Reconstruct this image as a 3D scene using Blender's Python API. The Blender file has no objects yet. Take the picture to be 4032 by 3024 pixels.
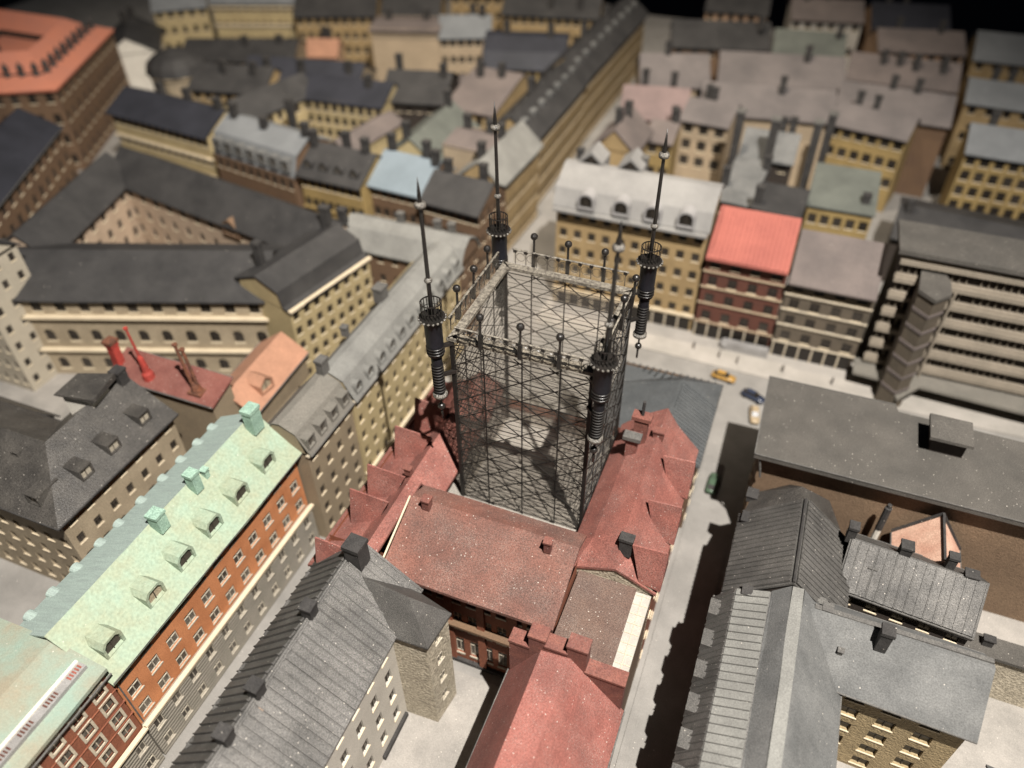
import bpy, math, random
from mathutils import Matrix, Vector
random.seed(7)
R = math.radians
sc = bpy.context.scene
col = sc.collection

# ------------------------------------------------------------------ camera, world, lamps, exposure
cam_d = bpy.data.cameras.new('camera')
cam = bpy.data.objects.new('camera', cam_d)
col.objects.link(cam)
cam.matrix_world = Matrix(((0.9294823, -0.2397688, 0.2803097, 0.0),
                           (0.3687804, 0.6204662, -0.6921147, 0.0),
                           (-0.0079752, 0.7466811, 0.6651344, 10.0),
                           (0, 0, 0, 1)))
cam_d.sensor_width = 36.0
cam_d.lens = 27.146
cam_d.clip_start = 0.05
cam_d.clip_end = 300
cam_d.dof.use_dof = True
cam_d.dof.focus_distance = 9.0
cam_d.dof.aperture_fstop = 0.21
sc.camera = cam

world = bpy.data.worlds.new('World')
sc.world = world
world.use_nodes = True
wb = world.node_tree.nodes['Background']
wb.inputs[0].default_value = (0.62, 0.72, 1.0, 1)
wb.inputs[1].default_value = 0.014

def spot(name, loc, tgt, power, color, radius, angle, blend):
    d = bpy.data.lights.new(name, 'SPOT')
    d.energy = power; d.color = color; d.shadow_soft_size = radius
    d.spot_size = R(angle); d.spot_blend = blend
    o = bpy.data.objects.new(name, d); col.objects.link(o)
    o.location = loc
    o.rotation_euler = (Vector(tgt) - Vector(loc)).to_track_quat('-Z', 'Y').to_euler()
    return o
spot('ceiling_spot_key', (5.2, -1.5, 25.0), (-4.0, 7.0, 0.0), 72000, (1.0, 0.95, 0.885), 0.11, 84, 0.85)
spot('ceiling_spot_rear', (-5.0, 14.5, 22.0), (-9.0, 21.5, 0.0), 17000, (1.0, 0.88, 0.72), 0.2, 84, 0.9)

sc.view_settings.view_transform = 'Standard'
sc.view_settings.look = 'None'
sc.view_settings.exposure = 0.0
sc.view_settings.gamma = 1.0
sc.cycles.use_denoising = True
sc.cycles.transparent_max_bounces = 24
sc.cycles.max_bounces = 6
sc.cycles.diffuse_bounces = 2

# ------------------------------------------------------------------ materials
MAT = {}
def mat(name, c, c2=None, scale=2.0, rough=0.78, dust=0.0, bump=0.25, bscale=60.0, metal=0.0,
        grime=0.35, streak=None, spec=0.35, wave=None):
    """painted model-board surface: two-tone mottling, grain, dust specks, small relief"""
    m = bpy.data.materials.new(name); m.use_nodes = True
    nt = m.node_tree; N = nt.nodes; Lk = nt.links
    b = N['Principled BSDF']
    geo = N.new('ShaderNodeNewGeometry')
    pos = geo.outputs['Position']
    if c2 is None: c2 = tuple(x * 0.78 for x in c)
    n1 = N.new('ShaderNodeTexNoise'); n1.inputs['Scale'].default_value = scale
    n1.inputs['Detail'].default_value = 6; n1.inputs['Roughness'].default_value = 0.65
    if streak:
        mp = N.new('ShaderNodeMapping'); mp.inputs['Scale'].default_value = streak
        Lk.new(pos, mp.inputs['Vector']); Lk.new(mp.outputs[0], n1.inputs['Vector'])
    else: Lk.new(pos, n1.inputs['Vector'])
    r1 = N.new('ShaderNodeValToRGB')
    r1.color_ramp.elements[0].position = 0.36; r1.color_ramp.elements[0].color = (*c2, 1)
    r1.color_ramp.elements[1].position = 0.64; r1.color_ramp.elements[1].color = (*c, 1)
    Lk.new(n1.outputs[0], r1.inputs[0])
    out = r1.outputs[0]
    n2 = N.new('ShaderNodeTexNoise'); n2.inputs['Scale'].default_value = bscale
    n2.inputs['Detail'].default_value = 4
    Lk.new(pos, n2.inputs['Vector'])
    mr = N.new('ShaderNodeMapRange'); mr.inputs[1].default_value = 0.3; mr.inputs[2].default_value = 0.7
    mr.inputs[3].default_value = 1.0 - grime; mr.inputs[4].default_value = 1.0 + grime * 0.6
    Lk.new(n2.outputs[0], mr.inputs[0])
    mul = N.new('ShaderNodeMix'); mul.data_type = 'RGBA'; mul.blend_type = 'MULTIPLY'
    mul.inputs[0].default_value = 1.0
    Lk.new(out, mul.inputs[6]); Lk.new(mr.outputs[0], mul.inputs[7])
    out = mul.outputs[2]
    if dust > 0:
        vo = N.new('ShaderNodeTexVoronoi'); vo.inputs['Scale'].default_value = 24.0
        Lk.new(pos, vo.inputs['Vector'])
        n3 = N.new('ShaderNodeTexNoise'); n3.inputs['Scale'].default_value = 3.0
        n3.inputs['Detail'].default_value = 5
        Lk.new(pos, n3.inputs['Vector'])
        lt = N.new('ShaderNodeMapRange'); lt.inputs[1].default_value = 0.10; lt.inputs[2].default_value = 0.19
        lt.inputs[3].default_value = 1.0; lt.inputs[4].default_value = 0.0
        Lk.new(vo.outputs['Distance'], lt.inputs[0])
        sp = N.new('ShaderNodeSeparateColor'); Lk.new(vo.outputs['Color'], sp.inputs[0])
        gt = N.new('ShaderNodeMapRange'); gt.inputs[1].default_value = 1.0 - dust; gt.inputs[2].default_value = 1.0
        Lk.new(sp.outputs[0], gt.inputs[0])
        mm = N.new('ShaderNodeMath'); mm.operation = 'MULTIPLY'
        Lk.new(lt.outputs[0], mm.inputs[0]); Lk.new(gt.outputs[0], mm.inputs[1])
        nr = N.new('ShaderNodeMapRange'); nr.inputs[1].default_value = 0.35; nr.inputs[2].default_value = 0.75
        nr.inputs[3].default_value = 0.0; nr.inputs[4].default_value = 0.30 * min(1.0, dust * 3)
        Lk.new(n3.outputs[0], nr.inputs[0])
        mx = N.new('ShaderNodeMath'); mx.operation = 'MAXIMUM'
        Lk.new(mm.outputs[0], mx.inputs[0])
        fz = N.new('ShaderNodeMath'); fz.operation = 'MULTIPLY'
        n4 = N.new('ShaderNodeTexNoise'); n4.inputs['Scale'].default_value = 110.0
        Lk.new(pos, n4.inputs['Vector'])
        n4r = N.new('ShaderNodeMapRange'); n4r.inputs[1].default_value = 0.5; n4r.inputs[2].default_value = 0.68
        Lk.new(n4.outputs[0], n4r.inputs[0])
        Lk.new(nr.outputs[0], fz.inputs[0]); Lk.new(n4r.outputs[0], fz.inputs[1])
        Lk.new(fz.outputs[0], mx.inputs[1])
        md = N.new('ShaderNodeMix'); md.data_type = 'RGBA'
        md.inputs[7].default_value = (0.62, 0.57, 0.50, 1)
        Lk.new(mx.outputs[0], md.inputs[0]); Lk.new(out, md.inputs[6])
        out = md.outputs[2]
    Lk.new(out, b.inputs['Base Color'])
    b.inputs['Roughness'].default_value = rough
    b.inputs['Metallic'].default_value = metal
    b.inputs['Specular IOR Level'].default_value = spec
    bp = N.new('ShaderNodeBump'); bp.inputs['Strength'].default_value = bump
    bp.inputs['Distance'].default_value = 0.02
    h = n2.outputs[0]
    if wave:
        wv = N.new('ShaderNodeTexWave'); wv.bands_direction = wave[0]; wv.inputs['Scale'].default_value = wave[1]
        wv.inputs['Distortion'].default_value = 0.4
        Lk.new(pos, wv.inputs['Vector'])
        ad = N.new('ShaderNodeMath'); ad.operation = 'MULTIPLY_ADD'; ad.inputs[1].default_value = wave[2]
        Lk.new(wv.outputs[1], ad.inputs[0]); Lk.new(n2.outputs[0], ad.inputs[2]); h = ad.outputs[0]
    Lk.new(h, bp.inputs['Height']); Lk.new(bp.outputs[0], b.inputs['Normal'])
    MAT[name] = m
    return m

mat('street', (0.265, 0.25, 0.23), (0.195, 0.185, 0.17), 1.2, dust=0.12, grime=0.12, bump=0.08)
mat('pavement', (0.37, 0.34, 0.305), (0.29, 0.27, 0.24), 1.5, dust=0.05, grime=0.1, bump=0.08)
mat('courtyard', (0.33, 0.305, 0.275), (0.23, 0.215, 0.195), 1.6, dust=0.25, grime=0.15, bump=0.12)
mat('base_edge', (0.02, 0.02, 0.025))
mat('copper_green', (0.285, 0.37, 0.28), (0.30, 0.325, 0.225), 2.4, dust=0.04, grime=0.16, bump=0.5, bscale=28)
mat('copper_pale', (0.32, 0.395, 0.355), (0.27, 0.325, 0.30), 5.0, dust=0.03, grime=0.18, streak=(0.6, 6, 0.6))
mat('copper_flat', (0.23, 0.30, 0.245), (0.265, 0.235, 0.17), 1.8, dust=0.05, grime=0.12)
mat('orange_wall', (0.50, 0.205, 0.09), (0.40, 0.155, 0.065), 3.0, grime=0.22, bump=0.2)
mat('grey_stone', (0.30, 0.27, 0.225), (0.24, 0.22, 0.18), 3.0, grime=0.25, bump=0.5, wave=('Z', 5.0, 1.0))
mat('cornice_cream', (0.66, 0.56, 0.40), (0.58, 0.48, 0.34), 4.0, grime=0.15)
mat('brick_red', (0.24, 0.085, 0.045), (0.20, 0.07, 0.04), 3.0, grime=0.25, bump=0.4)
mat('stone_trim', (0.52, 0.45, 0.34), (0.44, 0.38, 0.29), 5.0, grime=0.25)
mat('roof_black', (0.070, 0.064, 0.057), (0.042, 0.039, 0.036), 2.5, dust=0.22, grime=0.5, rough=0.42, bump=0.4)
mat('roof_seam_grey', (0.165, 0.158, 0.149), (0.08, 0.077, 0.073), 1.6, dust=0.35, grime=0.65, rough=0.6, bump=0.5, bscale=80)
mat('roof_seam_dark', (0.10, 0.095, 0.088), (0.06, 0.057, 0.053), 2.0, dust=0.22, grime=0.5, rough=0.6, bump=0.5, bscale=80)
mat('roof_mansard', (0.215, 0.212, 0.195), (0.16, 0.157, 0.145), 2.0, dust=0.08, grime=0.25, bump=0.25)
mat('roof_mansard_brown', (0.185, 0.170, 0.145), (0.15, 0.14, 0.12), 2.0, dust=0.10, grime=0.3)
mat('roof_slate', (0.046, 0.044, 0.043), (0.028, 0.027, 0.027), 1.6, dust=0.03, grime=0.15, rough=0.6)
mat('roof_navy', (0.032, 0.033, 0.042), (0.022, 0.023, 0.029), 1.2, grime=0.15, rough=0.6)
mat('roof_steel', (0.085, 0.09, 0.092), (0.062, 0.066, 0.068), 2.0, dust=0.12, grime=0.4)
mat('roof_blue_grey', (0.155, 0.155, 0.150), (0.10, 0.101, 0.099), 2.0, dust=0.10, grime=0.3)
mat('roof_light_grey', (0.19, 0.198, 0.203), (0.15, 0.157, 0.162), 1.5, grime=0.12)
mat('roof_light_blue', (0.19, 0.23, 0.26), (0.16, 0.195, 0.22), 1.5, grime=0.15)
mat('roof_sage', (0.125, 0.133, 0.115), (0.092, 0.098, 0.086), 1.5, grime=0.15)
mat('roof_white', (0.25, 0.242, 0.23), (0.19, 0.184, 0.176), 1.2, grime=0.12)
mat('roof_white_grey', (0.30, 0.29, 0.285), (0.26, 0.25, 0.245), 1.2, grime=0.12)
mat('roof_coral', (0.38, 0.12, 0.092), (0.31, 0.095, 0.075), 1.5, grime=0.25, rough=0.7)
mat('roof_salmon', (0.50, 0.20, 0.135), (0.56, 0.21, 0.13), 1.5, grime=0.12)
mat('roof_salmon_tile', (0.42, 0.22, 0.14), (0.34, 0.18, 0.115), 3.0, grime=0.25)
mat('roof_taupe', (0.155, 0.127, 0.116), (0.11, 0.092, 0.086), 1.2, grime=0.2, dust=0.05)
mat('roof_haze_pink', (0.21, 0.15, 0.14), (0.15, 0.11, 0.104), 1.0, grime=0.12)  # pink haze of glass reflections put into the roof colour
mat('roof_haze_grey', (0.155, 0.135, 0.128), (0.105, 0.093, 0.09), 0.9, grime=0.12)  # grey-pink reflection haze painted into these roofs
mat('red_sheet', (0.275, 0.10, 0.078), (0.18, 0.068, 0.055), 2.5, dust=0.34, grime=0.45, bump=0.3)
mat('red_dark_sheet', (0.21, 0.072, 0.055), (0.155, 0.056, 0.045), 1.5, dust=0.25, grime=0.3, bump=0.3)
mat('red_brown_roof', (0.20, 0.085, 0.062), (0.115, 0.06, 0.048), 1.2, dust=0.38, grime=0.5, bump=0.4)
mat('hall_red', (0.28, 0.10, 0.08), (0.19, 0.07, 0.057), 2.0, dust=0.35, grime=0.35, bump=0.3)
mat('brown_flat', (0.135, 0.085, 0.065), (0.105, 0.068, 0.055), 2.0, dust=0.45, grime=0.45, bump=0.4)
mat('skylight', (0.44, 0.41, 0.36), (0.36, 0.335, 0.295), 6.0, grime=0.12, rough=0.35)
mat('plaster_rough', (0.46, 0.405, 0.31), (0.36, 0.315, 0.24), 5.0, grime=0.45, bump=1.0, bscale=30)
mat('plaster_grey', (0.50, 0.465, 0.405), (0.41, 0.38, 0.33), 2.0, grime=0.2, bump=0.3)
mat('beige', (0.38, 0.31, 0.215), (0.29, 0.235, 0.16), 2.0, grime=0.35, bump=0.4)
mat('beige_dark', (0.28, 0.22, 0.145), (0.235, 0.185, 0.125), 2.0, grime=0.3, bump=0.4)
mat('beige_grey', (0.42, 0.37, 0.29), (0.36, 0.32, 0.25), 2.0, grime=0.25, bump=0.4)
mat('yellow', (0.44, 0.35, 0.19), (0.36, 0.285, 0.155), 2.0, grime=0.2, bump=0.3)
mat('mustard', (0.33, 0.235, 0.095), (0.255, 0.18, 0.075), 2.0, grime=0.2, bump=0.3)
mat('ochre', (0.35, 0.25, 0.125), (0.27, 0.19, 0.095), 2.0, grime=0.2, bump=0.3)
mat('ochre_rough', (0.36, 0.275, 0.155), (0.27, 0.205, 0.115), 3.0, grime=0.28, bump=1.0, bscale=35)
mat('tan', (0.40, 0.31, 0.21), (0.34, 0.265, 0.18), 2.0, grime=0.2, bump=0.3)
mat('rose_cream', (0.48, 0.365, 0.265), (0.40, 0.30, 0.215), 2.0, grime=0.2)
mat('rose_tan', (0.46, 0.30, 0.19), (0.40, 0.26, 0.165), 2.0, grime=0.2)
mat('brown_wall', (0.155, 0.095, 0.055), (0.13, 0.08, 0.05), 2.0, grime=0.25, bump=0.3)
mat('brown_board', (0.20, 0.135, 0.085), (0.165, 0.11, 0.07), 2.0, grime=0.3, bump=0.6)
mat('brown_red_wall', (0.115, 0.043, 0.029), (0.085, 0.034, 0.024), 2.0, grime=0.25)
mat('olive_brown_wall', (0.115, 0.092, 0.067), (0.085, 0.07, 0.052), 2.0, grime=0.25)
mat('concrete_slab', (0.27, 0.23, 0.18), (0.21, 0.18, 0.14), 2.0, grime=0.2)
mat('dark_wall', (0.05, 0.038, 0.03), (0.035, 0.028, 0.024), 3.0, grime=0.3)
mat('flat_grey', (0.088, 0.080, 0.070), (0.065, 0.06, 0.053), 1.4, dust=0.20, grime=0.3, bump=0.35)
mat('metal_grey', (0.30, 0.29, 0.28), (0.22, 0.21, 0.20), 3.0, grime=0.2, rough=0.45)
mat('soot', (0.045, 0.042, 0.040), (0.03, 0.028, 0.027), 6.0, dust=0.10, grime=0.4)
mat('grey_block', (0.12, 0.115, 0.105), (0.09, 0.085, 0.08), 6.0, dust=0.15, grime=0.4)
mat('copper_block', (0.33, 0.48, 0.38), (0.24, 0.36, 0.29), 6.0, grime=0.4)
mat('red_block', (0.20, 0.075, 0.055), (0.14, 0.055, 0.045), 6.0, dust=0.15, grime=0.4)
mat('chimney_red', (0.42, 0.055, 0.04), (0.25, 0.04, 0.03), 6.0, grime=0.4)
mat('rust', (0.22, 0.085, 0.045), (0.09, 0.045, 0.032), 9.0, grime=0.5)
mat('timber_pink', (0.66, 0.43, 0.32), (0.52, 0.29, 0.21), 4.0, grime=0.3)
mat('white_paint', (0.70, 0.66, 0.58), (0.62, 0.58, 0.51), 3.0, grime=0.15)
mat('window_dark', (0.022, 0.018, 0.015), (0.015, 0.013, 0.011), 20.0, rough=0.35, bump=0.0, grime=0.2)
mat('window_dim', (0.055, 0.046, 0.038), (0.03, 0.026, 0.022), 20.0, rough=0.4, bump=0.0, grime=0.3)
mat('window_grey', (0.15, 0.135, 0.11), (0.06, 0.052, 0.044), 22.0, rough=0.5, bump=0.3, grime=0.4)
mat('window_frame', (0.48, 0.43, 0.34), (0.36, 0.32, 0.26), 9.0, grime=0.3)
mat('frame_dark', (0.06, 0.048, 0.038), rough=0.6)
mat('iron', (0.020, 0.017, 0.015), (0.012, 0.011, 0.010), 12.0, rough=0.30, bump=0.15, grime=0.3, spec=0.6)
mat('iron_dull', (0.016, 0.013, 0.011), (0.010, 0.009, 0.008), 12.0, rough=0.55, bump=0.0, grime=0.3)
mat('navy_iron', (0.013, 0.013, 0.017), (0.009, 0.009, 0.012), 9.0, rough=0.5, bump=0.3, grime=0.3)
mat('frame_worn', (0.30, 0.27, 0.22), (0.07, 0.06, 0.05), 26.0, rough=0.4, grime=0.5, bump=0.6, bscale=90)
mat('ring_worn', (0.22, 0.20, 0.17), (0.03, 0.027, 0.024), 40.0, rough=0.3, grime=0.5, bump=0.6, bscale=120, spec=0.7)
mat('tower_floor', (0.33, 0.305, 0.27), (0.24, 0.22, 0.195), 2.0, dust=0.5, grime=0.5, bump=0.5)
mat('car_green', (0.09, 0.14, 0.09), rough=0.3, bump=0)
mat('car_yellow', (0.42, 0.24, 0.06), rough=0.3, bump=0)
mat('car_blue', (0.035, 0.045, 0.075), rough=0.25, bump=0)
mat('car_cream', (0.40, 0.31, 0.20), rough=0.3, bump=0)
mat('rubber', (0.02, 0.02, 0.02))
mat('clothes', (0.09, 0.075, 0.06), (0.05, 0.045, 0.04), 30.0, bump=0)
mat('sign_red', (0.34, 0.10, 0.07), bump=0)
mat('blue_card', (0.02, 0.04, 0.22), (0.015, 0.03, 0.16), 3.0)

def acrylic(name, tint, haze, hz):
    m = bpy.data.materials.new(name); m.use_nodes = True
    nt = m.node_tree; N = nt.nodes; Lk = nt.links
    N.remove(N['Principled BSDF']); out = N['Material Output']
    tr = N.new('ShaderNodeBsdfTransparent'); tr.inputs[0].default_value = (*tint, 1)
    df = N.new('ShaderNodeBsdfDiffuse'); df.inputs[0].default_value = (*hz, 1)
    gl = N.new('ShaderNodeBsdfGlossy'); gl.inputs['Roughness'].default_value = 0.12
    no = N.new('ShaderNodeTexNoise'); no.inputs['Scale'].default_value = 9.0; no.inputs['Detail'].default_value = 8
    ge = N.new('ShaderNodeNewGeometry'); Lk.new(ge.outputs['Position'], no.inputs['Vector'])
    mr = N.new('ShaderNodeMapRange'); mr.inputs[1].default_value = 0.3; mr.inputs[2].default_value = 0.7
    mr.inputs[3].default_value = haze * 0.6; mr.inputs[4].default_value = haze * 1.4
    Lk.new(no.outputs[0], mr.inputs[0])
    m1 = N.new('ShaderNodeMixShader'); Lk.new(mr.outputs[0], m1.inputs[0])
    Lk.new(tr.outputs[0], m1.inputs[1]); Lk.new(df.outputs[0], m1.inputs[2])
    m2 = N.new('ShaderNodeMixShader'); m2.inputs[0].default_value = 0.025
    Lk.new(m1.outputs[0], m2.inputs[1]); Lk.new(gl.outputs[0], m2.inputs[2])
    Lk.new(m2.outputs[0], out.inputs[0]); MAT[name] = m
acrylic('acrylic', (0.965, 0.957, 0.945), 0.045, (0.46, 0.43, 0.38))
acrylic('clear_strip', (0.97, 0.96, 0.94), 0.02, (0.5, 0.48, 0.44))

# ------------------------------------------------------------------ mesh helpers
WM = {}          # world matrix of every object made here
class MB:
    def __init__(s): s.v = []; s.f = []; s.m = []
    def poly(s, pts, mi=0):
        i = len(s.v); s.v += [tuple(p) for p in pts]; s.f.append(tuple(range(i, i + len(pts)))); s.m.append(mi)
    def box(s, x0, x1, y0, y1, z0, z1, mi=0):
        i = len(s.v)
        s.v += [(x, y, z) for z in (z0, z1) for y in (y0, y1) for x in (x0, x1)]
        for q in ((0, 2, 3, 1), (4, 5, 7, 6), (0, 1, 5, 4), (2, 6, 7, 3), (0, 4, 6, 2), (1, 3, 7, 5)):
            s.f.append(tuple(i + k for k in q)); s.m.append(mi)
    def prism(s, poly, z0, z1, mi=0, zt=None):
        n = len(poly); i = len(s.v)
        s.v += [(x, y, z0) for x, y in poly]
        s.v += [(x, y, (zt[k] if zt else z1)) for k, (x, y) in enumerate(poly)]
        s.f.append(tuple(i + k for k in reversed(range(n)))); s.m.append(mi)
        s.f.append(tuple(i + n + k for k in range(n))); s.m.append(mi)
        for k in range(n):
            j = (k + 1) % n
            s.f.append((i + k, i + j, i + n + j, i + n + k)); s.m.append(mi)
    def lathe(s, prof, seg=16, cx=0, cy=0, mi=0):
        i = len(s.v)
        for r, z in prof:
            for k in range(seg):
                a = 2 * math.pi * k / seg
                s.v.append((cx + r * math.cos(a), cy + r * math.sin(a), z))
        for j in range(len(prof) - 1):
            for k in range(seg):
                k2 = (k + 1) % seg
                s.f.append((i + j * seg + k, i + j * seg + k2, i + (j + 1) * seg + k2, i + (j + 1) * seg + k)); s.m.append(mi)
        s.f.append(tuple(i + k for k in reversed(range(seg)))); s.m.append(mi)
        e = i + (len(prof) - 1) * seg
        s.f.append(tuple(e + k for k in range(seg))); s.m.append(mi)
    def bar(s, p, q, r, seg=4, mi=0):
        p = Vector(p); q = Vector(q); d = (q - p).normalized()
        a = d.cross(Vector((0, 0, 1)) if abs(d.z) < 0.9 else Vector((1, 0, 0))).normalized(); b = d.cross(a)
        i = len(s.v)
        for c in (p, q):
            for k in range(seg):
                t = 2 * math.pi * (k + 0.5) / seg
                s.v.append(tuple(c + a * r * math.cos(t) + b * r * math.sin(t)))
        for k in range(seg):
            j = (k + 1) % seg
            s.f.append((i + k, i + j, i + seg + j, i + seg + k)); s.m.append(mi)
        s.f.append(tuple(i + k for k in range(seg))); s.m.append(mi)
        s.f.append(tuple(i + seg + k for k in reversed(range(seg)))); s.m.append(mi)
    def mesh(s, name, mats, smooth=False):
        me = bpy.data.meshes.new(name); me.from_pydata(s.v, [], s.f)
        for m in (mats if isinstance(mats, (list, tuple)) else [mats]): me.materials.append(MAT[m])
        me.polygons.foreach_set('material_index', s.m)
        if smooth: me.polygons.foreach_set('use_smooth', [True] * len(s.f))
        me.update()
        return me
    def build(s, name, mats, parent=None, world=None, smooth=False):
        return put(name, s.mesh(name, mats, smooth), parent, world)
def put(name, me, parent=None, world=None):
    o = bpy.data.objects.new(name, me); col.objects.link(o)
    w = world or Matrix.Identity(4)
    if parent is not None:
        o.parent = parent; o.matrix_parent_inverse = WM[parent.name].inverted()
    o.matrix_basis = w
    WM[o.name] = w.copy()
    return o
def thing(name, label, cat, loc, group=None):
    o = put(name, None, None, Matrix.Translation(Vector((loc[0], loc[1], loc[2] if len(loc) > 2 else 0))))
    return tag(o, label, cat, group)
def tag(o, label, cat, group=None):
    o['label'] = label; o['category'] = cat
    if group: o['group'] = group
    return o
def structure(o, label=None):
    o['kind'] = 'structure'
    if label: o['label'] = label
    return o
def TR(x, y, z, a=0): return Matrix.Translation((x, y, z)) @ Matrix.Rotation(a, 4, 'Z')
CACHE = {}

# ---- windows: recessed opening in the wall + a window object in it
def window_mesh(w, h, dep, style, wall):
    var = random.choice(('window_dark', 'window_dark', 'window_dim')) if style not in ('framed', 'surround') else random.choice(('window_grey', 'window_grey', 'window_dim'))
    key = ('win', round(w, 3), round(h, 3), style, wall, var)
    if key in CACHE: return CACHE[key]
    b = MB(); y = dep * 0.86
    b.poly([(-w/2, y, 0), (w/2, y, 0), (w/2, y, h), (-w/2, y, h)], 0)
    t = w * 0.07
    if style == 'framed':
        for x in (-w*0.47, 0, w*0.47): b.box(x-t/2, x+t/2, y-0.012, y, 0, h, 1)
        for z in (h*0.03, h*0.66, h*0.97): b.box(-w/2, w/2, y-0.010, y, z-t/2, z+t/2, 1)
    elif style in ('plain', 'arch'):
        b.box(-t/2, t/2, y-0.010, y, 0, h, 2)
        b.box(-w/2, w/2, y-0.008, y, h*0.6, h*0.6+t, 2)
    if style != 'bare':
        b.box(-w*0.56, w*0.56, -0.010, 0.004, -h*0.08, 0.002, 1)
    if style == 'surround':
        s = w*0.24
        b.box(-w/2-s, -w/2, -0.012, 0.02, -s, h+s, 1); b.box(w/2, w/2+s, -0.012, 0.02, -s, h+s, 1)
        b.box(-w/2, w/2, -0.012, 0.02, h, h+s, 1); b.box(-w/2, w/2, -0.013, 0.02, -s, 0, 1)
        b.box(-t/2, t/2, y-0.012, y, 0, h, 1); b.box(-w/2, w/2, y-0.010, y, h*0.6, h*0.6+t, 1)
    if style == 'arch':
        n = 5; r = w/2
        for sgn in (-1, 1):
            pts = [(sgn*r, 0.003, h)] + [(sgn*r*math.cos(a), 0.003, h - r + r*math.sin(a)) for a in
                   [math.pi/2*k/n for k in range(n+1)]]
            if sgn < 0: pts.reverse()
            b.poly(pts, 3)
    fm = {'framed': 'window_frame', 'surround': 'stone_trim'}.get(style, 'cornice_cream')  # default cream puts the lit brightness of sills into their colour
    me = b.mesh('window', [var, fm, 'frame_dark', wall])
    CACHE[key] = me
    return me

def facade(mb, parent, p0, p1, z0, z1, wall, cols=0, rows=0, ww=0.11, wh=0.16, zb=None, zt=None, m=None,
           dep=0.045, style='plain', skip=(), mi=0, jit=0.004):
    """wall rectangle p0->p1 (outward side on the right), with cols x rows openings"""
    p0 = Vector(p0); p1 = Vector(p1); L = (p1 - p0).length; u = (p1 - p0) / L
    inn = Vector((-u.y, u.x))
    P = lambda s, z, d=0: (p0.x + u.x*s + inn.x*d, p0.y + u.y*s + inn.y*d, z)
    if not cols or not rows:
        mb.poly([P(0, z0), P(L, z0), P(L, z1), P(0, z1)], mi); return
    dep *= 0.68; ww *= 1.16; wh *= 1.12
    zb = z0 + 0.12 if zb is None else zb
    zt = z1 - 0.10 if zt is None else zt
    m = (L / cols) * 0.5 if m is None else m
    xs = [m + (L - 2*m) * (k / (cols - 1) if cols > 1 else 0.5) for k in range(cols)]
    zs = [zb + (zt - zb - wh) * (k / (rows - 1) if rows > 1 else 0.5) for k in range(rows)]
    ang = math.atan2(u.y, u.x); zp = z0
    for r, z in enumerate(zs):
        mb.poly([P(0, zp), P(L, zp), P(L, z), P(0, z)], mi)
        sp = 0.0
        for c, x in enumerate(xs):
            if (c, r) in skip: continue
            x += random.uniform(-jit, jit); a, e = x - ww/2, x + ww/2
            mb.poly([P(sp, z), P(a, z), P(a, z+wh), P(sp, z+wh)], mi); sp = e
            mb.poly([P(a, z), P(e, z), P(e, z, dep), P(a, z, dep)], mi)
            mb.poly([P(a, z+wh, dep), P(e, z+wh, dep), P(e, z+wh), P(a, z+wh)], mi)
            mb.poly([P(a, z), P(a, z, dep), P(a, z+wh, dep), P(a, z+wh)], mi)
            mb.poly([P(e, z, dep), P(e, z), P(e, z+wh), P(e, z+wh, dep)], mi)
            px, py, pz = P(x, z)
            put('window', window_mesh(ww, wh, dep, style, wall), parent, TR(px, py, pz, ang))
        mb.poly([P(sp, z), P(L, z), P(L, z+wh), P(sp, z+wh)], mi)
        zp = z + wh
    mb.poly([P(0, zp), P(L, zp), P(L, z1), P(0, z1)], mi)

def ledge(parent, p0, p1, z, d=0.05, h=0.04, m='cornice_cream', name='cornice'):
    p0 = Vector(p0); p1 = Vector(p1); u = (p1 - p0); L = u.length; a = math.atan2(u.y, u.x)
    b = MB(); b.box(-0.02, L+0.02, -d, 0.012, 0, h); b.box(-0.01, L+0.01, -d*0.6, 0.012, -h*0.6, 0)
    return b.build(name, m, parent, TR(p0.x, p0.y, z, a))

# ---- roofs: a profile (lateral offset, z) swept along an axis, with real thickness
def axis(A, B):
    A = Vector(A); B = Vector(B); u = (B - A); L = u.length; u = u / L
    return A, u, Vector((u.y, -u.x)), L
def roof(parent, A, B, prof, m, t=0.035, over=0.05, sections=None, name='roof', sub=1):
    A, u, n, L = axis(A, B)
    S = sections
    if S is None:
        ns = max(1, int((L + 2*over) / 0.55))
        S = [(-over + (L + 2*over)*i/ns + (random.uniform(-0.006, 0.006) if 0 < i < ns else 0),
              [(o + random.uniform(-0.006, 0.006)*(1 if j in (0, len(prof)-1) else 0.5), z + random.uniform(-0.006, 0.004)) for j, (o, z) in enumerate(prof)]) for i in range(ns + 1)]
    k = len(prof); b = MB()
    for s, pf in S:
        for o, z in pf: b.v.append((A.x + u.x*s + n.x*o, A.y + u.y*s + n.y*o, z))
        for o, z in pf: b.v.append((A.x + u.x*s + n.x*o, A.y + u.y*s + n.y*o, z - t))
    def q(*f): b.f.append(f); b.m.append(0)
    for i in range(len(S) - 1):
        p = i*2*k; r = p + 2*k
        for j in range(k - 1):
            q(p+j, p+j+1, r+j+1, r+j); q(p+k+j, r+k+j, r+k+j+1, p+k+j+1)
        q(p, r, r+k, p+k); q(p+k-1, p+2*k-1, r+2*k-1, r+k-1)
    for e, fl in ((0, False), ((len(S)-1)*2*k, True)):
        for j in range(k - 1):
            f = (e+j, e+k+j, e+k+j+1, e+j+1); q(*(reversed(f) if fl else f))
    return b.build(name, m, parent)
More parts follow.
